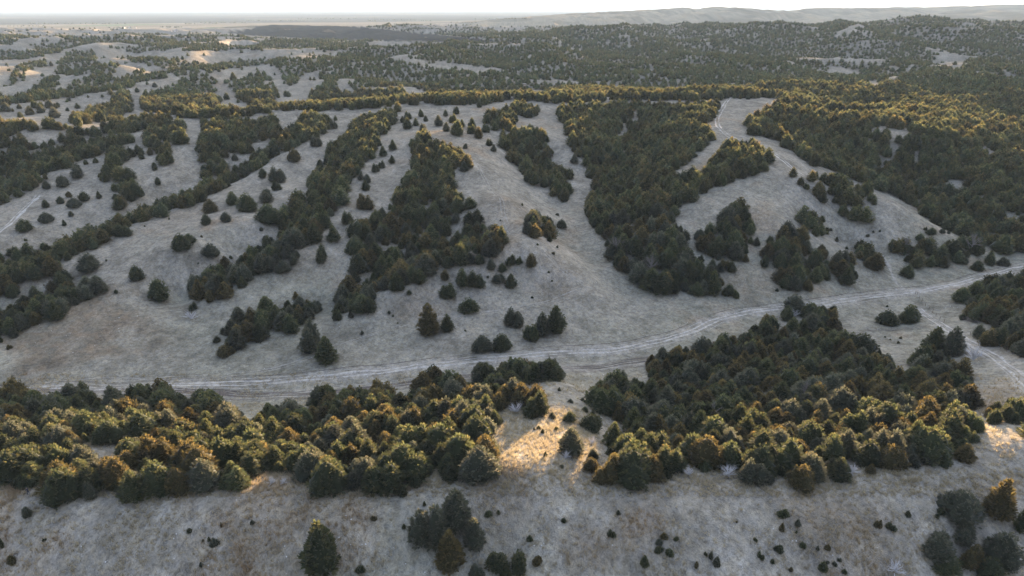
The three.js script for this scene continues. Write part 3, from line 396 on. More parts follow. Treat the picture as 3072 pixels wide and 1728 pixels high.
kinds.slice(0, 3).forEach((k, i) => crownsLow.push(makeCrown(300 + i, { ...k, tint: green.map(c => c.map(v => v)), sprays: 60, len: 0.26, low: true })));
const midCrowns = kinds.slice(0, 4).map((k, i) => makeCrown(400 + i, { ...k, tint: green, sprays: 230, len: 0.17 }));
const trunkGeo = (() => { const g = new THREE.CylinderGeometry(0.012, 0.026, 0.6, 7, 3); g.translate(0, 0.24, 0); const parts = [g]; for (let k = 0; k < 4; k++) { const b = new THREE.CylinderGeometry(0.004, 0.009, 0.28, 5); b.translate(0, 0.14, 0); b.rotateZ(1.05); b.rotateY(k * 1.7); b.translate(0, 0.08 + k * 0.09, 0); parts.push(b); } return mergeGeometries(parts.map(p => p.toNonIndexed())); })();
console.log('crown tris', crowns.map(c => c.geo.index.count / 3).join(' '), 'low', crownsLow[0].index.count / 3, 'mid', midCrowns[0].index.count / 3);

// every tree as {x, y, z, h (height), w (width), kind, tint, show (size in the picture), wood label or lone entry}
const trees = [];
const R1 = rng(11);
function fromSheet([c, r, x, y, w, h], extra) {
  const [px, py] = T(c, r)(x, y), p = onLand(px, py - 2); if (!p) return null;
  const s = sheet(...p), mpp = s[2] / FOCAL * S / 3, wm = w * mpp * 0.94, tilt = Math.atan2(CAM_Y - p[1], Math.hypot(p[0], p[2]));
  const hm = Math.max(0.75 * wm, (h * mpp - 0.40 * wm * Math.sin(tilt)) / Math.cos(tilt));
  return { x: p[0], y: p[1], z: p[2] - wm * 0.36, h: hm * 1.02, w: wm, px, py, show: h / 3, ...extra };
}
const loneTrees = [...lone, ...loneTop, ...loneTopLeft].map(a => fromSheet(a, { lone: true })).filter(Boolean);
const saplings = small.map(a => fromSheet(a, { lone: true })).filter(Boolean);
const clearAt = [...deadAt.map(([, c, r, x, y]) => T(c, r)(x, y)), [73, 1245]].map(p => onLand(...p));
const clear = (x, z, h) => clearAt.some(p => Math.abs(p[0] - x) < 1.2 + h * 0.33 && z - p[2] > -1.2 - h * 0.4 && z - p[2] < 6);
const near = (x, z, r) => loneTrees.some(t => (t.x - x) ** 2 + (t.z - z) ** 2 < (t.w * 0.42 + r) ** 2);
const onRoad = (() => { const g = new Set(); for (const c of roadPts) for (const p of c.getSpacedPoints(Math.round(c.getLength() / 0.7))) for (let a = -2; a <= 2; a++) for (let b = -2; b <= 2; b++) g.add(Math.round(p.x + a) + ',' + Math.round(p.z + b)); return (x, z) => g.has(Math.round(x) + ',' + Math.round(z)); })();
function stand(z0, z1, cell, sizes, rule) {
  for (let z = z0; z > z1; z -= cell) { const half = Math.min(2600, 60 + -z * 0.92); for (let x = -half; x < half; x += cell) {
    const tx = x + (R1() - 0.5) * cell * 0.95, tz = z + (R1() - 0.5) * cell * 0.95, y = ground(tx, tz), u = R1(), h = sizes[0] + (sizes[1] - sizes[0]) * Math.pow(R1(), 1.4), v = R1();
    const s = sheet(tx, y + h * 0.38, tz), r = rule(s[0], s[1], tx, y, tz, h);
    if (u < r.dens) trees.push({ x: tx, y, z: tz, h, w: h * mix(0.8, 1.22, v) * (z < -760 ? 1.2 : 1), px: s[0], py: s[1], show: h / s[2] * FOCAL / S * (r.vis ? 1 : 0.02), label: r.label });
  } }
}
// open ground in the far country, from the sheet: no trees here
const farBare = [[[0, 265], [100, 252], [300, 224], [373, 206], [550, 175], [683, 162], [690, 178], [560, 200], [480, 215], [420, 240], [330, 258], [300, 290], [160, 308], [0, 300]], [[170, 125], [230, 116], [300, 124], [310, 140], [240, 138]], [[0, 145], [80, 146], [60, 165], [10, 200], [110, 205], [70, 230], [0, 240]], [[0, 80], [120, 66], [300, 68], [370, 82], [250, 90], [80, 92]], [[975, 145], [1050, 144], [1150, 158], [1250, 168], [1300, 175], [1200, 182], [1080, 170]], [[1335, 222], [1370, 222], [1370, 240], [1335, 240]], [[2370, 122], [2440, 145], [2410, 175], [2340, 160]], [[2230, 160], [2290, 172], [2240, 176]], [[1320, 196], [1400, 196], [1480, 205], [1380, 206]], [[2165, 203], [2220, 200], [2210, 220], [2165, 218]], [[140, 190], [230, 165], [250, 180], [200, 215], [120, 235]], [[1890, 240], [1960, 238], [1960, 262], [1870, 255]]].map(boxed);
const A = T(0, 0), tr = l => boxed(l.map(p => A(...p)));
const farWoods = [[[1070, 800], [1080, 710], [1200, 680], [1280, 650], [1380, 590], [1480, 555], [1570, 555], [1630, 600], [1650, 690], [1580, 720], [1670, 750], [1600, 800], [1430, 840], [1290, 830], [1150, 830]], [[1690, 610], [1740, 600], [1830, 600], [1900, 545], [2000, 540], [2090, 640], [2090, 700], [2050, 780], [1950, 800], [1850, 760], [1760, 770], [1790, 720], [1720, 640]],
  [[540, 930], [560, 880], [700, 820], [840, 780], [860, 700], [940, 670], [990, 700], [970, 760], [985, 830], [940, 850], [800, 880], [640, 910]], [[-300, 700], [0, 720], [450, 670], [900, 600], [1120, 560], [1400, 520], [1700, 470], [2050, 440], [2050, 475], [1650, 515], [1130, 595], [900, 660], [300, 745], [0, 775], [-300, 790]],
  [[2050, 440], [2300, 430], [2700, 420], [2800, 560], [2576, 560], [2480, 620], [2400, 560], [2300, 540], [2200, 640], [2100, 560]], [[2330, 700], [2420, 640], [2576, 560], [2800, 520], [2800, 730], [2576, 740], [2350, 760]], [[60, 600], [120, 500], [250, 460], [340, 450], [350, 490], [210, 520], [180, 600], [100, 630]], [[240, 690], [280, 620], [380, 580], [460, 580], [450, 610], [360, 680], [300, 700]],
  [[410, 550], [480, 400], [560, 370], [690, 360], [740, 420], [700, 470], [900, 480], [850, 520], [600, 560], [500, 560]], [[520, 660], [560, 610], [700, 560], [720, 500], [830, 500], [910, 520], [860, 560], [820, 610], [700, 640], [600, 680]], [[840, 590], [930, 570], [1080, 520], [1100, 560], [900, 600]], [[950, 420], [1240, 440], [1500, 470], [1600, 490], [1300, 530], [1180, 500], [1000, 460]], [[-100, 360], [300, 330], [560, 340], [420, 400], [200, 440], [-100, 440]], [[560, 820], [600, 790], [560, 780]]].map(tr);
function farRule(px, py, x, y, z, h) {
  if (px < 850 && py > 125 && py < 330 && z > -1350) { for (const w of farWoods) if (hit(w, px, py)) return { dens: 0.9, vis: true }; return { dens: 0.02, vis: true }; }
  for (const b of farBare) if (hit(b, px, py)) return { dens: hash2(Math.round(x), Math.round(z), 3) < 0.08 ? 0.5 : 0 };
  const d = Math.hypot(x, z); if (burnt(x, z)) return { dens: 0 };
  const rightness = sstep(600, 1500, px), k = mix(0.66, 1.12, rightness);
  const dx = 14, curv = (ground(x + dx, z) + ground(x - dx, z) + ground(x, z + dx) + ground(x, z - dx) - 4 * y) / dx;   // hollows hold more trees than crests
  const q = k + 0.34 * clamp(curv * 1.6, -1, 1) + (1.1 * fbm(x / 75, z / 75, 3, 121) + 0.9 * fbm(x / 230, z / 180, 2, 127)) * mix(1, 0.85, rightness) - 0.52;
  const out = sstep(2450, 3000, d + 700 * sstep(900, 300, px) * 0.4);
  return { dens: clamp(q * 9 + 0.4, 0, 0.97) * (1 - out), label: null, vis: true };
}
// near and middle ground, from the outlines
const byOutline = (px, py, x, y, z, h) => {
  const vis = seen(x, y + h, z, 1.2); if (vis && !seen(x, y + h * 0.38, z)) { const q = sheet(x, y + h * 0.85, z); px = q[0]; py = q[1]; }
  if (px < -120 || px > 2700 || py > 1449) return { dens: px < -500 || px > 3100 || py > 1449 ? 0 : 0.2 * (fbm(x / 40, z / 40, 2, 111) > 0.05) };
  if (onRoad(x, z)) return { dens: 0 };
  if (!vis) return { dens: z < -420 && px > 500 ? 0.55 * (fbm(x / 50, z / 50, 2, 112) > -0.15) : 0 };
  for (const g of gapList) if (hit(g, px, py)) return { dens: 0 };
  const scat = Math.hypot(x, z) > (px < 700 ? 560 : 620);
  for (const w of woods) if (hit(w, px, py)) return near(x, z, 0.6) || clear(x, z, h) ? { dens: 0 } : { dens: Math.min(0.98, w.dens * (1.04 + 0.2 * fbm(x / 9, z / 9, 2, 151))), label: w.label, vis };
  if (scat) return farRule(px, py, x, y, z, h);
  return { dens: 0 };
};
stand(-100, -250, 3.5, [2.3, 7.8], byOutline);
stand(-250, -760, 4.2, [3.0, 9.0], byOutline);
stand(-760, -1400, 6.2, [3.6, 6.6], (px, py, x, y, z, h) => (px < -150 || px > 2730 || !seen(x, y + h + 6, z)) ? { dens: 0 } : farRule(px, py, x, y, z, h));
stand(-1400, -3000, 8.4, [5.0, 8.5], (px, py, x, y, z, h) => (px < -100 || px > 2680 || !seen(x, y + h + 8, z)) ? { dens: 0 } : farRule(px, py, x, y, z, h));
console.log('trees', trees.length, 'lone', loneTrees.length, 'saplings', saplings.length);

function extent(g) { if (!g.boundingBox) g.computeBoundingBox(); const b = g.boundingBox; return [(b.max.x - b.min.x + b.max.z - b.min.z) / 2 * 0.86, b.max.y * 0.96]; }
// the 300 that show largest are trees of their own, the rest one mass per crown
const R2 = rng(23);
for (const t of loneTrees) t.show += 1000;
trees.sort((a, b) => b.show - a.show);
const nOwn = Math.max(0, 300 - loneTrees.length), own = [...loneTrees, ...trees.slice(0, nOwn)], rest = trees.slice(nOwn);
const proto = crowns.map(c => { const g = new THREE.Group(), cr = new THREE.Mesh(c.geo, leafThin), tr = new THREE.Mesh(trunkGeo, barkMat); cr.name = 'crown'; tr.name = 'trunk'; g.add(tr, cr); shade(g); return g; });
const zones = [
  ['on the open left slope', t => t.px < 480 && t.py > 520 && t.py < 960], ['on the far left slope below the ridge', t => t.px < 700 && t.py > 283 && t.py <= 520], ['behind the far left crest', t => t.py <= 305 && t.px < 720],
  ['between the wooded gullies left of centre', t => t.px >= 480 && t.px < 900 && t.py > 420 && t.py < 960], ['under the middle of the far ridge', t => t.px >= 700 && t.px < 1380 && t.py <= 500],
  ['on the lower face of the central spur', t => t.px >= 900 && t.px < 1420 && t.py > 500 && t.py < 760], ['between the central spur and the road', t => t.px >= 900 && t.px < 1500 && t.py >= 760 && t.py < 950],
  ['near the eroded bank of the central spur', t => t.px >= 1380 && t.px < 1500 && t.py < 760], ['around the right-hand hill', t => t.px >= 1500 && t.py > 480 && t.py < 720], ['on the right-hand valley floor', t => t.px >= 1500 && t.py >= 720 && t.py < 1000],
  ['on the bare sunlit knoll', t => t.px > 1150 && t.px < 1560 && t.py >= 950 && t.py < 1215], ['behind the near belt at the valley edge', t => t.py >= 950 && t.py < 1100], ['in the grove at the lower right corner', t => t.px > 2280 && t.py >= 1215], ['in the group at the bottom centre', t => t.px > 1000 && t.px < 1400 && t.py >= 1215], ['on the near slope at the lower left', t => t.px <= 1000 && t.py >= 1215], ['on the near slope at the lower right', () => true]];
const ordinal = n => ['first', 'second', 'third', 'fourth', 'fifth', 'sixth', 'seventh', 'eighth', 'ninth', 'tenth', 'eleventh', 'twelfth', 'thirteenth', 'fourteenth', 'fifteenth', 'sixteenth', 'seventeenth', 'eighteenth', 'nineteenth', 'twentieth'][n - 1] ?? (n < 30 ? 'twenty-' + ordinal(n - 20) : n === 30 ? 'thirtieth' : n < 40 ? 'thirty-' + ordinal(n - 30) : n === 40 ? 'fortieth' : 'forty-' + ordinal(n - 40));
function place(list, name, category, group, noun) {
  const by = new Map(); for (const t of list) if (t.lone) { const z = zones.find(q => q[1](t)); t.zone = z[0]; if (!by.has(z[0])) by.set(z[0], []); by.get(z[0]).push(t); }
  for (const l of by.values()) l.sort((a, b) => a.px - b.px).forEach((t, i) => { t.nth = i + 1; t.of = l.length; });
  for (const t of list) {
    const ratio = t.w / t.h, opts = crowns.map((c, i) => i).filter(i => { const k = crowns[i].kind; return ratio < 0.72 ? k === 0 || k === 4 : ratio < 0.95 ? k === 0 || k === 2 : k === 1 || k === 3 || k === 2; });
    const dark = t.py < 800 ? 0.22 : 0.5; let i; do { i = opts[Math.floor(R2() * opts.length)]; } while (crowns[i].tint === 1 && R2() > dark);
    const c = crowns[i], o = proto[i].clone(); o.name = numbered(name); o.children.forEach(m => { m.castShadow = m.receiveShadow = true; });
    const [kw, kh] = extent(c.geo); o.scale.set(t.w / kw, t.h / kh, t.w / kw); o.rotation.y = R2() * 6.283; o.position.set(t.x, ground(t.x, t.z) - 0.12, t.z);
    let lab;
    if (t.lone) lab = t.of === 1 ? `the only ${noun} ${t.zone}` : `${t.nth === 1 ? 'leftmost' : t.nth === t.of ? 'rightmost' : ordinal(t.nth)} ${noun}${t.nth > 1 && t.nth < t.of ? ' from the left' : ''} ${t.zone}`;
    else if (/dense belt/.test(t.label ?? '')) { const left = /left of/.test(t.label), u = left ? t.px / 1240 : (t.px - 1440) / 1050, row = t.py > (left ? 1165 : 1125) ? 'front edge' : t.py > (left ? 1085 : 1020) ? 'middle' : 'back'; lab = `${c.colour} ${c.word} cedar at the ${row} of the near ${left ? 'left' : 'right'} belt, ${u < 0.25 ? 'left end' : u < 0.5 ? 'left half' : u < 0.75 ? 'right half' : 'right end'}`; }
    else lab = `${c.colour} ${c.word} ${(t.label ?? 'cedar on the distant wooded slopes').replace('beside the fence on the far side of the lit road at the right edge', 'across the fence from the lit road at the right edge').replace('right of the lit bare ground ', '')}`;
    tag(o, lab, category, t.lone ? group : (t.label ?? 'cedars on distant slopes').replace(/^cedar/, 'cedars')); scene.add(o);
  }
}
place(own, 'cedar_tree', 'tree', 'cedars standing apart', 'lone cedar');
place(saplings, 'cedar_sapling', 'sapling', 'young cedars on open ground', 'young cedar');
{ // the mass
  const M = new THREE.Matrix4(), Q = new THREE.Quaternion(), up = new THREE.Vector3(0, 1, 0), colr = new THREE.Color(), buckets = {};
  for (const t of rest) { const d = Math.hypot(t.x, t.z), k = (d < 330 ? 'a' : d < 800 ? 'b' : 'c') + (d < 330 ? Math.floor(R2() * crowns.length) : d < 800 ? Math.floor(R2() * midCrowns.length) : Math.floor(R2() * crownsLow.length)); (buckets[k] ??= []).push(t); }
  for (const [k, l] of Object.entries(buckets)) {
    const n = +k.slice(1), geo = k[0] === 'a' ? crowns[n].geo : k[0] === 'b' ? midCrowns[n] : crownsLow[n], im = new THREE.InstancedMesh(geo, k[0] === 'c' ? leafMat : leafThin, l.length);
    l.forEach((t, i) => { Q.setFromAxisAngle(up, R2() * 6.283); const [kw, kh] = extent(geo), w = t.w / kw; M.compose(new THREE.Vector3(t.x, t.y - 0.15, t.z), Q, new THREE.Vector3(w, t.h / kh, w)); im.setMatrixAt(i, M); const b = 0.6 + 0.85 * R2(), q = R2(); if (k[0] === 'a') colr.setRGB(b, b, b); else colr.setRGB(b * (1 + 0.35 * q * q), b, b * (1 - 0.1 * q + 0.15 * (q < 0.2))); im.setColorAt(i, colr); });
    im.name = numbered('cedar_woodland'); im.castShadow = im.receiveShadow = true; tag(im, ({ a: 'cedar wood filling out the near belts', b: 'cedar woods on the slopes beyond the valley', c: 'cedar woods on the distant hills' })[k[0]], 'woodland', 'cedar woodland', 'stuff'); scene.add(im);
  }
}

// ---------------------------------------------------------------- dead and leafless trees
const deadMat = new THREE.MeshStandardMaterial({ color: lin(0.52, 0.50, 0.485), roughness: 0.9 });
const twigMat = new THREE.MeshStandardMaterial({ color: lin(0.21, 0.185, 0.165), roughness: 1 });
function stick(a, b, r0, r1) { const d = new THREE.Vector3().subVectors(b, a), l = d.length(), g = new THREE.CylinderGeometry(r1, r0, l, 5, 1); g.translate(0, l / 2, 0); g.applyQuaternion(new THREE.Quaternion().setFromUnitVectors(new THREE.Vector3(0, 1, 0), d.normalize())); g.translate(a.x, a.y, a.z); return g.toNonIndexed(); }
function limb(R, a, dir, len, r, depth, out) {   // a crooked limb with side twigs
  let p = a.clone(), d = dir.clone().normalize(); const n = 4;
  for (let k = 0; k < n; k++) { const q = p.clone().addScaledVector(d, len / n), r0 = r * (1 - k / n * 0.8), r1 = r * (1 - (k + 1) / n * 0.8); out.push(stick(p, q, r0, r1)); if (depth > 0 && k > 0) for (let m = 0; m < 2; m++) limb(R, q, new THREE.Vector3(d.x + (R() - 0.5) * 1.6, d.y + (R() - 0.35) * 1.2, d.z + (R() - 0.5) * 1.6), len * (0.32 + 0.25 * R()), r1 * 0.62, depth - 1, out); p = q; d.add(new THREE.Vector3((R() - 0.5) * 0.5, (R() - 0.4) * 0.35, (R() - 0.5) * 0.5)).normalize(); }
}
function snag(name, label, category, group, px, py, widthPx, seed, mat, upright, limbs = 22) {
  const p = onLand(px, py), s = sheet(...p), w = widthPx * S * s[2] / FOCAL, R = rng(seed), g = new THREE.Group(); g.name = numbered(name); tag(g, label, category, group); scene.add(g); g.position.set(p[0], p[1] - 0.08, p[2] - w * 0.15);
  const h = w * (upright ? 0.75 : 0.22), top = new THREE.Vector3((R() - 0.5) * 0.15 * w, h * 0.8, (R() - 0.5) * 0.15 * w), th = Math.max(0.08, w * 0.034);
  const tr = new THREE.Mesh(stick(new THREE.Vector3(0, 0, 0), top, th * 1.3, th * 0.7), mat); tr.name = 'trunk'; g.add(tr);
  for (let k = 0; k < limbs; k++) { const out = [], a = k / limbs * 6.28 + R(), el = upright ? 0.35 + R() * 1.1 : 0.15 + R() * 1.25; limb(R, top.clone().multiplyScalar(upright ? 0.25 + 0.75 * R() : R() * 0.9), new THREE.Vector3(Math.cos(a) * Math.cos(el), Math.sin(el), Math.sin(a) * Math.cos(el)), w * (0.36 + 0.16 * R()), th * 0.75, upright ? 2 : 1, out); const m = new THREE.Mesh(mergeGeometries(out), mat); m.name = 'branch'; g.add(m); }
  return shade(g);
}
deadAt.forEach(([l, c, r, x, y, w], i) => { const [px, py] = T(c, r)(x, y); snag('dead_tree', l, 'dead tree', 'dead silver trees', px, py, w / 3, 500 + i, deadMat, false); });
[['leafless grey tree at the left end of the wood on the right-hand hill', 1, 1, 2080, 500, 170], ['leafless pale-branched tree at the lower edge of the wood on the right-hand hill', 1, 1, 2330, 620, 150], ['leafless grey tree among the cedars above the valley road on the right', 2, 1, 1680, 470, 140], ['leafless grey tree near the right end of the row above the valley road', 2, 1, 2180, 470, 150], ['leafless grey tree in the middle of the right belt', 2, 2, 690, 260, 150], ['leafless grey tree high in the right belt', 2, 2, 930, 150, 160], ['leafless grey tree at the left of the right belt', 2, 2, 220, 290, 150]].forEach(([l, c, r, x, y, w], i) => { const [px, py] = T(c, r)(x, y); snag('bare_tree', l, 'tree', 'leafless trees among the cedars', px, py, w / 3, 600 + i, twigMat, true, 12); });
{ // long low heaps of cut branches
  for (const [label, px0, py0, px1, py1, seed] of [['long low heap of grey cut branches beside the two valley cedars', 2180, 833, 2330, 822, 71], ['low heap of grey cut branches before the right-edge thicket', 2430, 806, 2470, 815, 72]]) {
    const a = onLand(px0, py0), b = onLand(px1, py1), R = rng(seed), g = new THREE.Group(); g.name = numbered('brush_pile'); tag(g, label, 'brush pile', 'heaps of cut branches'); scene.add(g); g.position.set(...a);
    for (let k = 0; k < 16; k++) { const t = (k + R()) / 16, x = mix(a[0], b[0], t), z = mix(a[2], b[2], t) + (R() - 0.5) * 2.4, out = []; for (let q = 0; q < 5; q++) { const an = R() * 6.28; limb(R, new THREE.Vector3(x - a[0] + (R() - 0.5), ground(x, z) - a[1] + 0.1 + R() * 0.35, z - a[2] + (R() - 0.5)), new THREE.Vector3(Math.cos(an), 0.25 * R(), Math.sin(an)), 1.2 + R() * 1.2, 0.05, 1, out); } const m = new THREE.Mesh(mergeGeometries(out), twigMat); m.name = 'branch'; g.add(m); }
    shade(g);
  }
}
// ---------------------------------------------------------------- wire fence on the right
const postMat = new THREE.MeshStandardMaterial({ color: lin(0.16, 0.12, 0.09), roughness: 1 }), wireMat = new THREE.MeshStandardMaterial({ color: lin(0.3, 0.3, 0.31), roughness: 0.5, metalness: 0.8 });
function fence(label, list) {
  const P = list.map(([x, y]) => { const [px, py] = T(2, 1)(x, y); const p = onLand(px, py); return new THREE.Vector3(...p); }), g = new THREE.Group(); g.name = numbered('wire_fence'); tag(g, label, 'fence', 'wire fences along the right-hand road'); g.position.copy(P[0]); scene.add(g);
  const post = new THREE.CylinderGeometry(0.075, 0.085, 1.55, 8); post.translate(0, 0.6, 0);
  const tops = P.map((p, i) => { const m = new THREE.Mesh(post, postMat); m.name = 'post'; m.position.copy(p).sub(P[0]); m.scale.y = 1 + 0.15 * Math.sin(i * 2.3); m.rotation.set(0.05 * Math.sin(i * 1.7), i, 0.06 * Math.cos(i * 2.9)); g.add(m); return m.position; });
  for (const h of [0.45, 0.8, 1.15]) { const out = []; for (let i = 1; i < tops.length; i++) out.push(stick(tops[i - 1].clone().add(new THREE.Vector3(0, h, 0)), tops[i].clone().add(new THREE.Vector3(0, h, 0)), 0.008, 0.008)); const m = new THREE.Mesh(mergeGeometries(out), wireMat); m.name = 'wire'; g.add(m); }
  shade(g);
}
fence('wire fence on dark posts crossing the valley floor near the road', [[1757, 770], [1768, 778], [1785, 805], [1805, 828], [1830, 860], [1858, 886], [1885, 912], [1910, 936], [1940, 962], [1970, 986]]);
fence('wire fence on dark posts beside the sunlit road at the right edge', [[2170, 1078], [2205, 1095], [2240, 1110], [2280, 1127], [2320, 1147], [2360, 1166], [2400, 1183], [2445, 1206], [2490, 1226], [2540, 1250]]);
// ---------------------------------------------------------------- grass, stones
{
  const R = rng(77), B = builder(), w = [1, 1, 1];
  for (let k = 0; k < 12; k++) { const a = R() * 6.28, l = 0.35 + 0.4 * R(), lean = 0.25 + 0.5 * R(), r = 0.12 * R(), bx = Math.cos(a) * r, bz = Math.sin(a) * r, q = 0.022; const A = B.v([bx - Math.sin(a) * q, 0, bz + Math.cos(a) * q], w), C = B.v([bx + Math.sin(a) * q, 0, bz - Math.cos(a) * q], w), D = B.v([bx + Math.cos(a) * lean * l, l, bz + Math.sin(a) * lean * l], w); B.tri(A, C, D); }
  const tuft = B.geo(); tuft.deleteAttribute('color');
  const spots2 = []; for (let k = 0; k < 160000 && spots2.length < 42000; k++) { const z = -70 - 130 * R(), x = (R() - 0.5) * 2 * (40 - z * 0.85), y = ground(x, z), s = sheet(x, y, z); if (s[0] < -60 || s[0] > 2640 || s[1] > 1500 || s[1] < 940) continue; const c = landColor(x, z, y, 0), rus = clamp((c[0] / c[2] - 1.45) * 2.0, 0, 1); if (R() < 0.05 + 0.6 * (s[1] > 1030 && s[1] < 1250 && ((s[0] > 1200 && s[0] < 1500) || s[1] > 1185)) + 0.85 * rus + 0.35 * (fbm(x / 5, z / 5, 2, 131) > 0.15)) spots2.push([x, y, z, rus]); }
  const im = new THREE.InstancedMesh(tuft, new THREE.MeshPhysicalMaterial({ color: 0xffffff, roughness: 1, transmission: 0.5, thickness: 0, specularIntensity: 0.1, side: THREE.DoubleSide }), spots2.length), M = new THREE.Matrix4(), Q = new THREE.Quaternion(), c = new THREE.Color();
  spots2.forEach(([x, y, z, rus], i) => { const s = 0.9 + 1.0 * R(); Q.setFromAxisAngle(new THREE.Vector3(0, 1, 0), R() * 6.28); M.compose(new THREE.Vector3(x, y - 0.02, z), Q, new THREE.Vector3(s, s * (0.7 + 0.5 * rus), s)); im.setMatrixAt(i, M); const b = 0.75 + 0.5 * R(); c.setRGB(mix(0.42, 0.33, rus) * b, mix(0.355, 0.215, rus) * b, mix(0.23, 0.12, rus) * b); im.setColorAt(i, c); });
  im.name = 'grass'; tag(im, 'dry tan and russet grass tufts on the near slope', 'grass', null, 'stuff'); im.castShadow = im.receiveShadow = true; scene.add(im);
  const st = new THREE.IcosahedronGeometry(1, 0); { const p = st.attributes.position; for (let k = 0; k < p.count; k++) { const f = 0.7 + 0.5 * hash2(Math.round(p.getX(k) * 50), Math.round(p.getZ(k) * 50 + p.getY(k) * 31), 5); p.setXYZ(k, p.getX(k) * f * 1.3, p.getY(k) * f * 0.6, p.getZ(k) * f); } st.computeVertexNormals(); }
  const at = []; for (let k = 0; k < 9000 && at.length < 1300; k++) { const z = -70 - 200 * R(), x = (R() - 0.5) * 2 * (40 - z * 0.85), y = ground(x, z), s = sheet(x, y, z); if (s[1] > 1500) continue; if (fbm(x / 14, z / 14, 2, 141) > -0.05) at.push([x, y, z]); }
  const rs = new THREE.InstancedMesh(st, new THREE.MeshStandardMaterial({ color: lin(0.62, 0.60, 0.56), roughness: 0.9 }), at.length);
  at.forEach(([x, y, z], i) => { const s = 0.05 + 0.13 * Math.pow(R(), 2.2); Q.setFromEuler(new THREE.Euler(R() * 0.4, R() * 6, R() * 0.4)); M.compose(new THREE.Vector3(x, y + s * 0.1, z), Q, new THREE.Vector3(s, s, s)); rs.setMatrixAt(i, M); });
  rs.name = 'gravel'; tag(rs, 'scattered pale stones on the open ground', 'stones', null, 'stuff'); rs.castShadow = rs.receiveShadow = true; scene.add(rs);
}
// ---------------------------------------------------------------- farms on the plain, blind on the far ridge
const whiteWall = new THREE.MeshStandardMaterial({ color: lin(0.78, 0.77, 0.74), roughness: 0.8 }), roofMat = new THREE.MeshStandardMaterial({ color: lin(0.33, 0.32, 0.32), roughness: 0.7 }), darkMat = new THREE.MeshStandardMaterial({ color: lin(0.05, 0.05, 0.055), roughness: 0.4 }), tanWall = new THREE.MeshStandardMaterial({ color: lin(0.42, 0.33, 0.24), roughness: 0.9 });
function part(parent, name, geo, mat) { const m = new THREE.Mesh(geo, mat); m.name = name; parent.add(m); return m; }
function bx(w, h, d, x, y, z) { const g = new THREE.BoxGeometry(w, h, d); g.translate(x, y, z); return g; }
function gable(w, d, rise) { const s = new THREE.Shape([new THREE.Vector2(-w / 2 - 0.4, 0), new THREE.Vector2(w / 2 + 0.4, 0), new THREE.Vector2(0, rise)]), g = new THREE.ExtrudeGeometry(s, { depth: d + 0.8, bevelEnabled: false }); g.translate(0, 0, -d / 2 - 0.4); return g; }
function barn(px, py, wide, turn, label, name, wall) {
  const p = onLand(px, py); if (!p) return; const w = wide * S * sheet(...p)[2] / FOCAL, d = w * 1.3, h = w * 0.42; const g = new THREE.Group(); g.name = numbered(name); tag(g, label, 'building', 'far farm buildings'); g.position.set(...p); g.rotation.y = turn; scene.add(g);
  part(g, 'wall', bx(w, h + 0.6, d, 0, h / 2 - 0.3, 0), wall); const r = part(g, 'roof', gable(w, d, w * 0.28), roofMat); r.position.y = h + 0.002;
  part(g, 'door', bx(w * 0.28, h * 0.7, 0.08, 0, h * 0.35, d / 2 + 0.05), darkMat); for (const s of [-1, 1]) part(g, 'window', bx(w * 0.13, h * 0.28, 0.08, s * w * 0.32, h * 0.62, d / 2 + 0.05), darkMat);
  for (const s of [-0.25, 0.25]) part(g, 'window', bx(0.08, h * 0.28, d * 0.12, w / 2 + 0.05, h * 0.62, s * d), darkMat); shade(g);
}
barn(443, 79, 7, 0.5, 'white farmhouse on the left where the hills meet the plain', 'farm_house', whiteWall);
barn(431, 80, 3.5, 0.2, 'low white shed just left of the white farmhouse', 'farm_shed', whiteWall);
barn(312, 71, 3.5, 0.1, 'pale farm building on the left plain, leftmost of three', 'farm_shed', whiteWall);
barn(326, 71, 4, 0.7, 'pale farm building on the left plain, middle of three', 'farm_shed', whiteWall);
barn(341, 71, 3, 0.3, 'pale farm building on the left plain, rightmost of three', 'farm_shed', whiteWall);
{
  const p = onLand(1320, 223), g = new THREE.Group(); g.name = 'hunting_blind'; tag(g, 'small tan box blind on stilts among the cedars behind the far ridge', 'hut'); g.position.set(...p); g.scale.setScalar(1.25); scene.add(g);
  part(g, 'cabin', bx(2.4, 2, 2.2, 0, 3.3, 0), tanWall); part(g, 'roof', bx(2.8, 0.12, 2.6, 0, 4.37, 0), roofMat); for (const s of [-0.6, 0.6]) part(g, 'window', bx(0.7, 0.45, 0.06, s, 3.6, 1.11), darkMat);
  for (const x of [-1, 1]) for (const z of [-0.9, 0.9]) part(g, 'leg', bx(0.14, 2.6, 0.14, x, 1, z), postMat); shade(g);
  const q = onLand(801, 275), tb = new THREE.Mesh(new THREE.LatheGeometry([[0, 0], [0.7, 0], [0.82, 0.5], [0.85, 0.85], [0.8, 0.88], [0.72, 0.6], [0, 0.55]].map(a => new THREE.Vector2(...a)), 18), whiteWall); tb.name = 'livestock_tub'; tb.position.set(...q); tag(tb, 'small white tub on the far ridge crest', 'tub'); shade(tb); scene.add(tb);
}
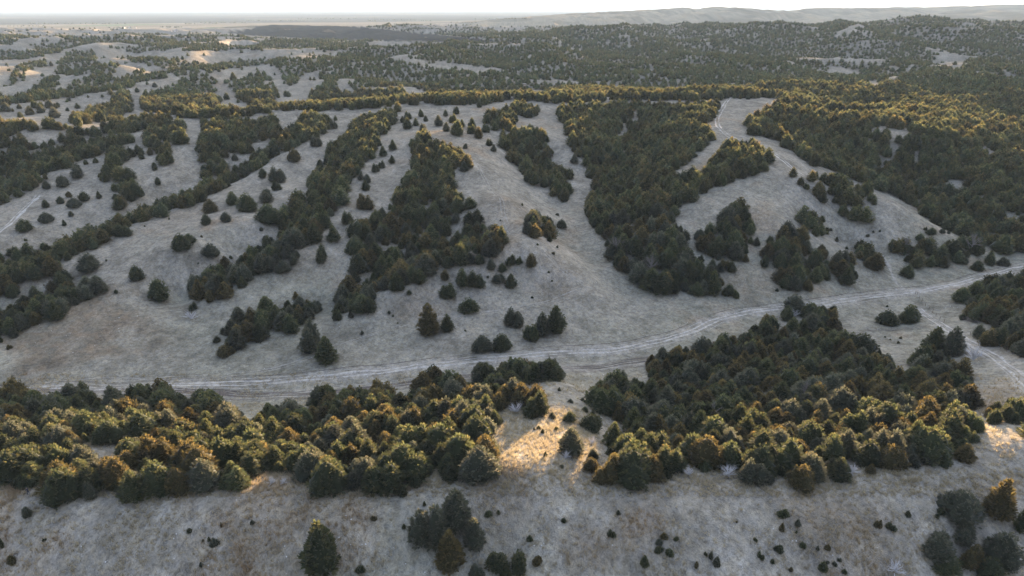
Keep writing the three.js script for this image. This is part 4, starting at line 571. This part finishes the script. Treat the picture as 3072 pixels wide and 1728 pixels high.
{ // far groves and hedgerows on the plain: leafless masses
  const R = rng(91), at = []; const rows = [[300, 70, 60, 14], [415, 68, 30, 10], [440, 69, 40, 12], [560, 57, 120, 30], [510, 60, 90, 18], [935, 53, 24, 10], [990, 51, 110, 40], [1020, 62, 70, 26], [1045, 63, 40, 16], [1070, 53, 30, 10], [1075, 72, 90, 30], [1170, 57, 80, 14], [1240, 48, 120, 20], [700, 52, 160, 30], [200, 60, 260, 40], [850, 47, 200, 30], [60, 66, 100, 16], [1180, 64, 30, 8], [1290, 47, 70, 14]];
  for (const [px, py, w, n] of rows) for (let k = 0; k < n; k++) { const p = onLand(px + (R() - 0.5) * w, py + (R() - 0.5) * 1.2); if (p) at.push(p); }
  const im = new THREE.InstancedMesh(crownsLow[1], leafMat, at.length), M = new THREE.Matrix4(), Q = new THREE.Quaternion(), c = new THREE.Color(); at.forEach((p, i) => { const h = (5 + 4 * R()) * clamp(Math.hypot(p[0], p[2]) / 5500, 0.6, 2); M.compose(new THREE.Vector3(...p), Q, new THREE.Vector3(h * (1 + R()), h, h * (1 + R()))); im.setMatrixAt(i, M); const b = 1 + 0.6 * R(); c.setRGB(b * 1.4, b * 1.15, b * 1.3); im.setColorAt(i, c); });
  im.name = 'shelterbelt'; tag(im, 'dark tree belts on the far plain', 'tree belt', null, 'stuff'); shade(im); scene.add(im);
}
// ---------------------------------------------------------------- the person on the near ridge
{
  const { MarchingCubes } = await import('three/addons/objects/MarchingCubes.js');
  const J = { hip: [0, 0.94, 0], waist: [-0.02, 1.08, 0], chest: [-0.07, 1.33, 0], neck: [-0.11, 1.50, 0], head: [-0.15, 1.635, 0] };
  const bones = [[J.hip, J.waist, 0.145, 0.135], [J.waist, J.chest, 0.135, 0.155], [J.chest, J.neck, 0.12, 0.055], [J.neck, [-0.13, 1.56, 0], 0.052, 0.05], [[-0.145, 1.61, 0], [-0.15, 1.665, 0], 0.085, 0.09]];
  for (const s of [-1, 1]) {
    const sh = [-0.09, 1.42, s * 0.18], el = [-0.16 - 0.02 * s, 1.17, s * 0.24], wr = [-0.39, 1.15 + 0.02 * s, s * 0.10], hp = [0, 0.92, s * 0.09], kn = s > 0 ? [-0.13, 0.50, s * 0.1] : [0.05, 0.48, s * 0.1], an = s > 0 ? [-0.15, 0.09, s * 0.1] : [0.16, 0.10, s * 0.1], to = [an[0] - 0.19, 0.04, s * 0.12];
    bones.push([[-0.08, 1.42, s * 0.06], sh, 0.075, 0.07], [sh, el, 0.062, 0.048], [el, wr, 0.046, 0.032], [hp, kn, 0.095, 0.062], [kn, an, 0.06, 0.04], [an, to, 0.05, 0.036]);
  }
  const seg = (p, a, b) => { const d = [0, 1, 2].map(k => b[k] - a[k]), l2 = d[0] ** 2 + d[1] ** 2 + d[2] ** 2, t = clamp(((p[0] - a[0]) * d[0] + (p[1] - a[1]) * d[1] + (p[2] - a[2]) * d[2]) / l2, 0, 1); return [t, Math.hypot(p[0] - a[0] - d[0] * t, p[1] - a[1] - d[1] * t, p[2] - a[2] - d[2] * t)]; };
  const field = p => { let f = 1e3; for (const [a, b, ra, rb] of bones) { const [t, d] = seg(p, a, b), v = d - mix(ra, rb, t), h = clamp(0.5 + 0.5 * (f - v) / 0.045, 0, 1); f = f * (1 - h) + v * h - 0.045 * h * (1 - h); } return f; };
  const N = 120, mc = new MarchingCubes(N, new THREE.MeshBasicMaterial(), false, false, 200000); mc.isolation = 0; const half = 0.98;
  for (let z = 0; z < N; z++) for (let y = 0; y < N; y++) for (let x = 0; x < N; x++) { const p = [(x / N * 2 - 1) * half, (y / N * 2 - 1) * half + 0.9, (z / N * 2 - 1) * half]; mc.field[x + y * N + z * N * N] = Math.abs(p[2]) > 0.5 || Math.abs(p[0]) > 0.65 ? -0.3 : -field(p); }
  mc.update(); const n = mc.count, pos = new Float32Array(n * 3), col = new Float32Array(n * 3), nor = mc.normalArray.slice(0, n * 3);
  for (let k = 0; k < n; k++) { const x = mc.positionArray[k * 3] * half, y = mc.positionArray[k * 3 + 1] * half + 0.9, z = mc.positionArray[k * 3 + 2] * half; pos.set([x, y, z], k * 3); const c = y > 1.53 ? [0.42, 0.27, 0.2] : y > 0.98 ? [0.018, 0.022, 0.035] : y < 0.10 ? [0.03, 0.025, 0.02] : [0.03, 0.035, 0.05]; col.set(c, k * 3); }
  const g = new THREE.BufferGeometry(); g.setAttribute('position', new THREE.BufferAttribute(pos, 3)); g.setAttribute('normal', new THREE.BufferAttribute(nor, 3)); g.setAttribute('color', new THREE.BufferAttribute(col, 3));
  const extra = [], skin = [0.42, 0.27, 0.2], capsule = (a, b, r0, r1, c) => { const q = stick(new THREE.Vector3(...a), new THREE.Vector3(...b), r0, r1); q.deleteAttribute('uv'); q.setAttribute('color', new THREE.Float32BufferAttribute(Array.from({ length: q.attributes.position.count }, () => c).flat(), 3)); extra.push(q); };
  const ball = (p, r, sx, sy, sz, c) => { const q = new THREE.SphereGeometry(r, 10, 8).toNonIndexed(); q.scale(sx, sy, sz); q.translate(...p); q.deleteAttribute('uv'); q.setAttribute('color', new THREE.Float32BufferAttribute(Array.from({ length: q.attributes.position.count }, () => c).flat(), 3)); extra.push(q); };
  for (const s of [-1, 1]) {   // palms, four fingers curled under the controller and a thumb on top
    const w = [-0.39, 1.15 + 0.02 * s, s * 0.10]; ball([w[0] - 0.045, w[1], w[2]], 0.04, 1.15, 0.5, 0.9, skin);
    [0.068, 0.076, 0.072, 0.058].forEach((l, k) => { const z = w[2] + (k - 1.5) * 0.019, a = [w[0] - 0.08, w[1], z], m = [a[0] - l * 0.55, a[1] - 0.018, z], t = [m[0] + l * 0.05, m[1] - l * 0.45, z - s * 0.012]; capsule(a, m, 0.009, 0.008, skin); capsule(m, t, 0.008, 0.007, skin); });
    const ta = [w[0] - 0.035, w[1] + 0.012, w[2] - s * 0.036], tm = [ta[0] - 0.035, ta[1] + 0.022, ta[2] - s * 0.012]; capsule(ta, tm, 0.011, 0.009, skin); capsule(tm, [tm[0] - 0.03, tm[1] + 0.004, tm[2]], 0.009, 0.007, skin);
    ball([-0.155, 1.635, s * 0.088], 0.025, 0.6, 1, 0.4, skin); ball([-0.232, 1.64, s * 0.032], 0.012, 0.5, 0.8, 1, [0.02, 0.02, 0.02]);
  }
  capsule([-0.225, 1.645, 0], [-0.258, 1.605, 0], 0.01, 0.016, skin); ball([-0.232, 1.582, 0], 0.02, 0.35, 0.3, 1, [0.3, 0.13, 0.11]);
  const body = new THREE.Mesh(mergeGeometries([g, ...extra]), new THREE.MeshStandardMaterial({ vertexColors: true, roughness: 0.9 })); body.name = 'body';
  const who = new THREE.Group(); who.name = 'person'; who.add(body); const cap = part(who, 'cap', new THREE.SphereGeometry(0.102, 16, 8, 0, 6.2832, 0, 1.5), darkMat); cap.position.set(-0.148, 1.672, 0); part(cap, 'brim', bx(0.1, 0.012, 0.13, -0.12, 0.0, 0), darkMat);
  const p = onLand(73, 1245); who.position.set(p[0], p[1] - 0.02, p[2]); who.rotation.y = -0.35; tag(who, 'person in dark jacket and trousers walking on the near ridge, hands held out in front', 'person'); scene.add(shade(who));
  const rc = new THREE.Group(); rc.name = 'remote_controller'; part(rc, 'housing', bx(0.11, 0.03, 0.19, 0, 0, 0), darkMat); part(rc, 'screen', bx(0.08, 0.012, 0.14, -0.1, 0.045, 0), darkMat); rc.position.set(-0.47, 1.175, 0).applyAxisAngle(new THREE.Vector3(0, 1, 0), -0.35).add(who.position); rc.rotation.y = -0.35; tag(rc, 'small dark controller in the hands of the person on the ridge', 'controller'); scene.add(shade(rc));
}
console.log('all built');
renderer.render(scene, camera);
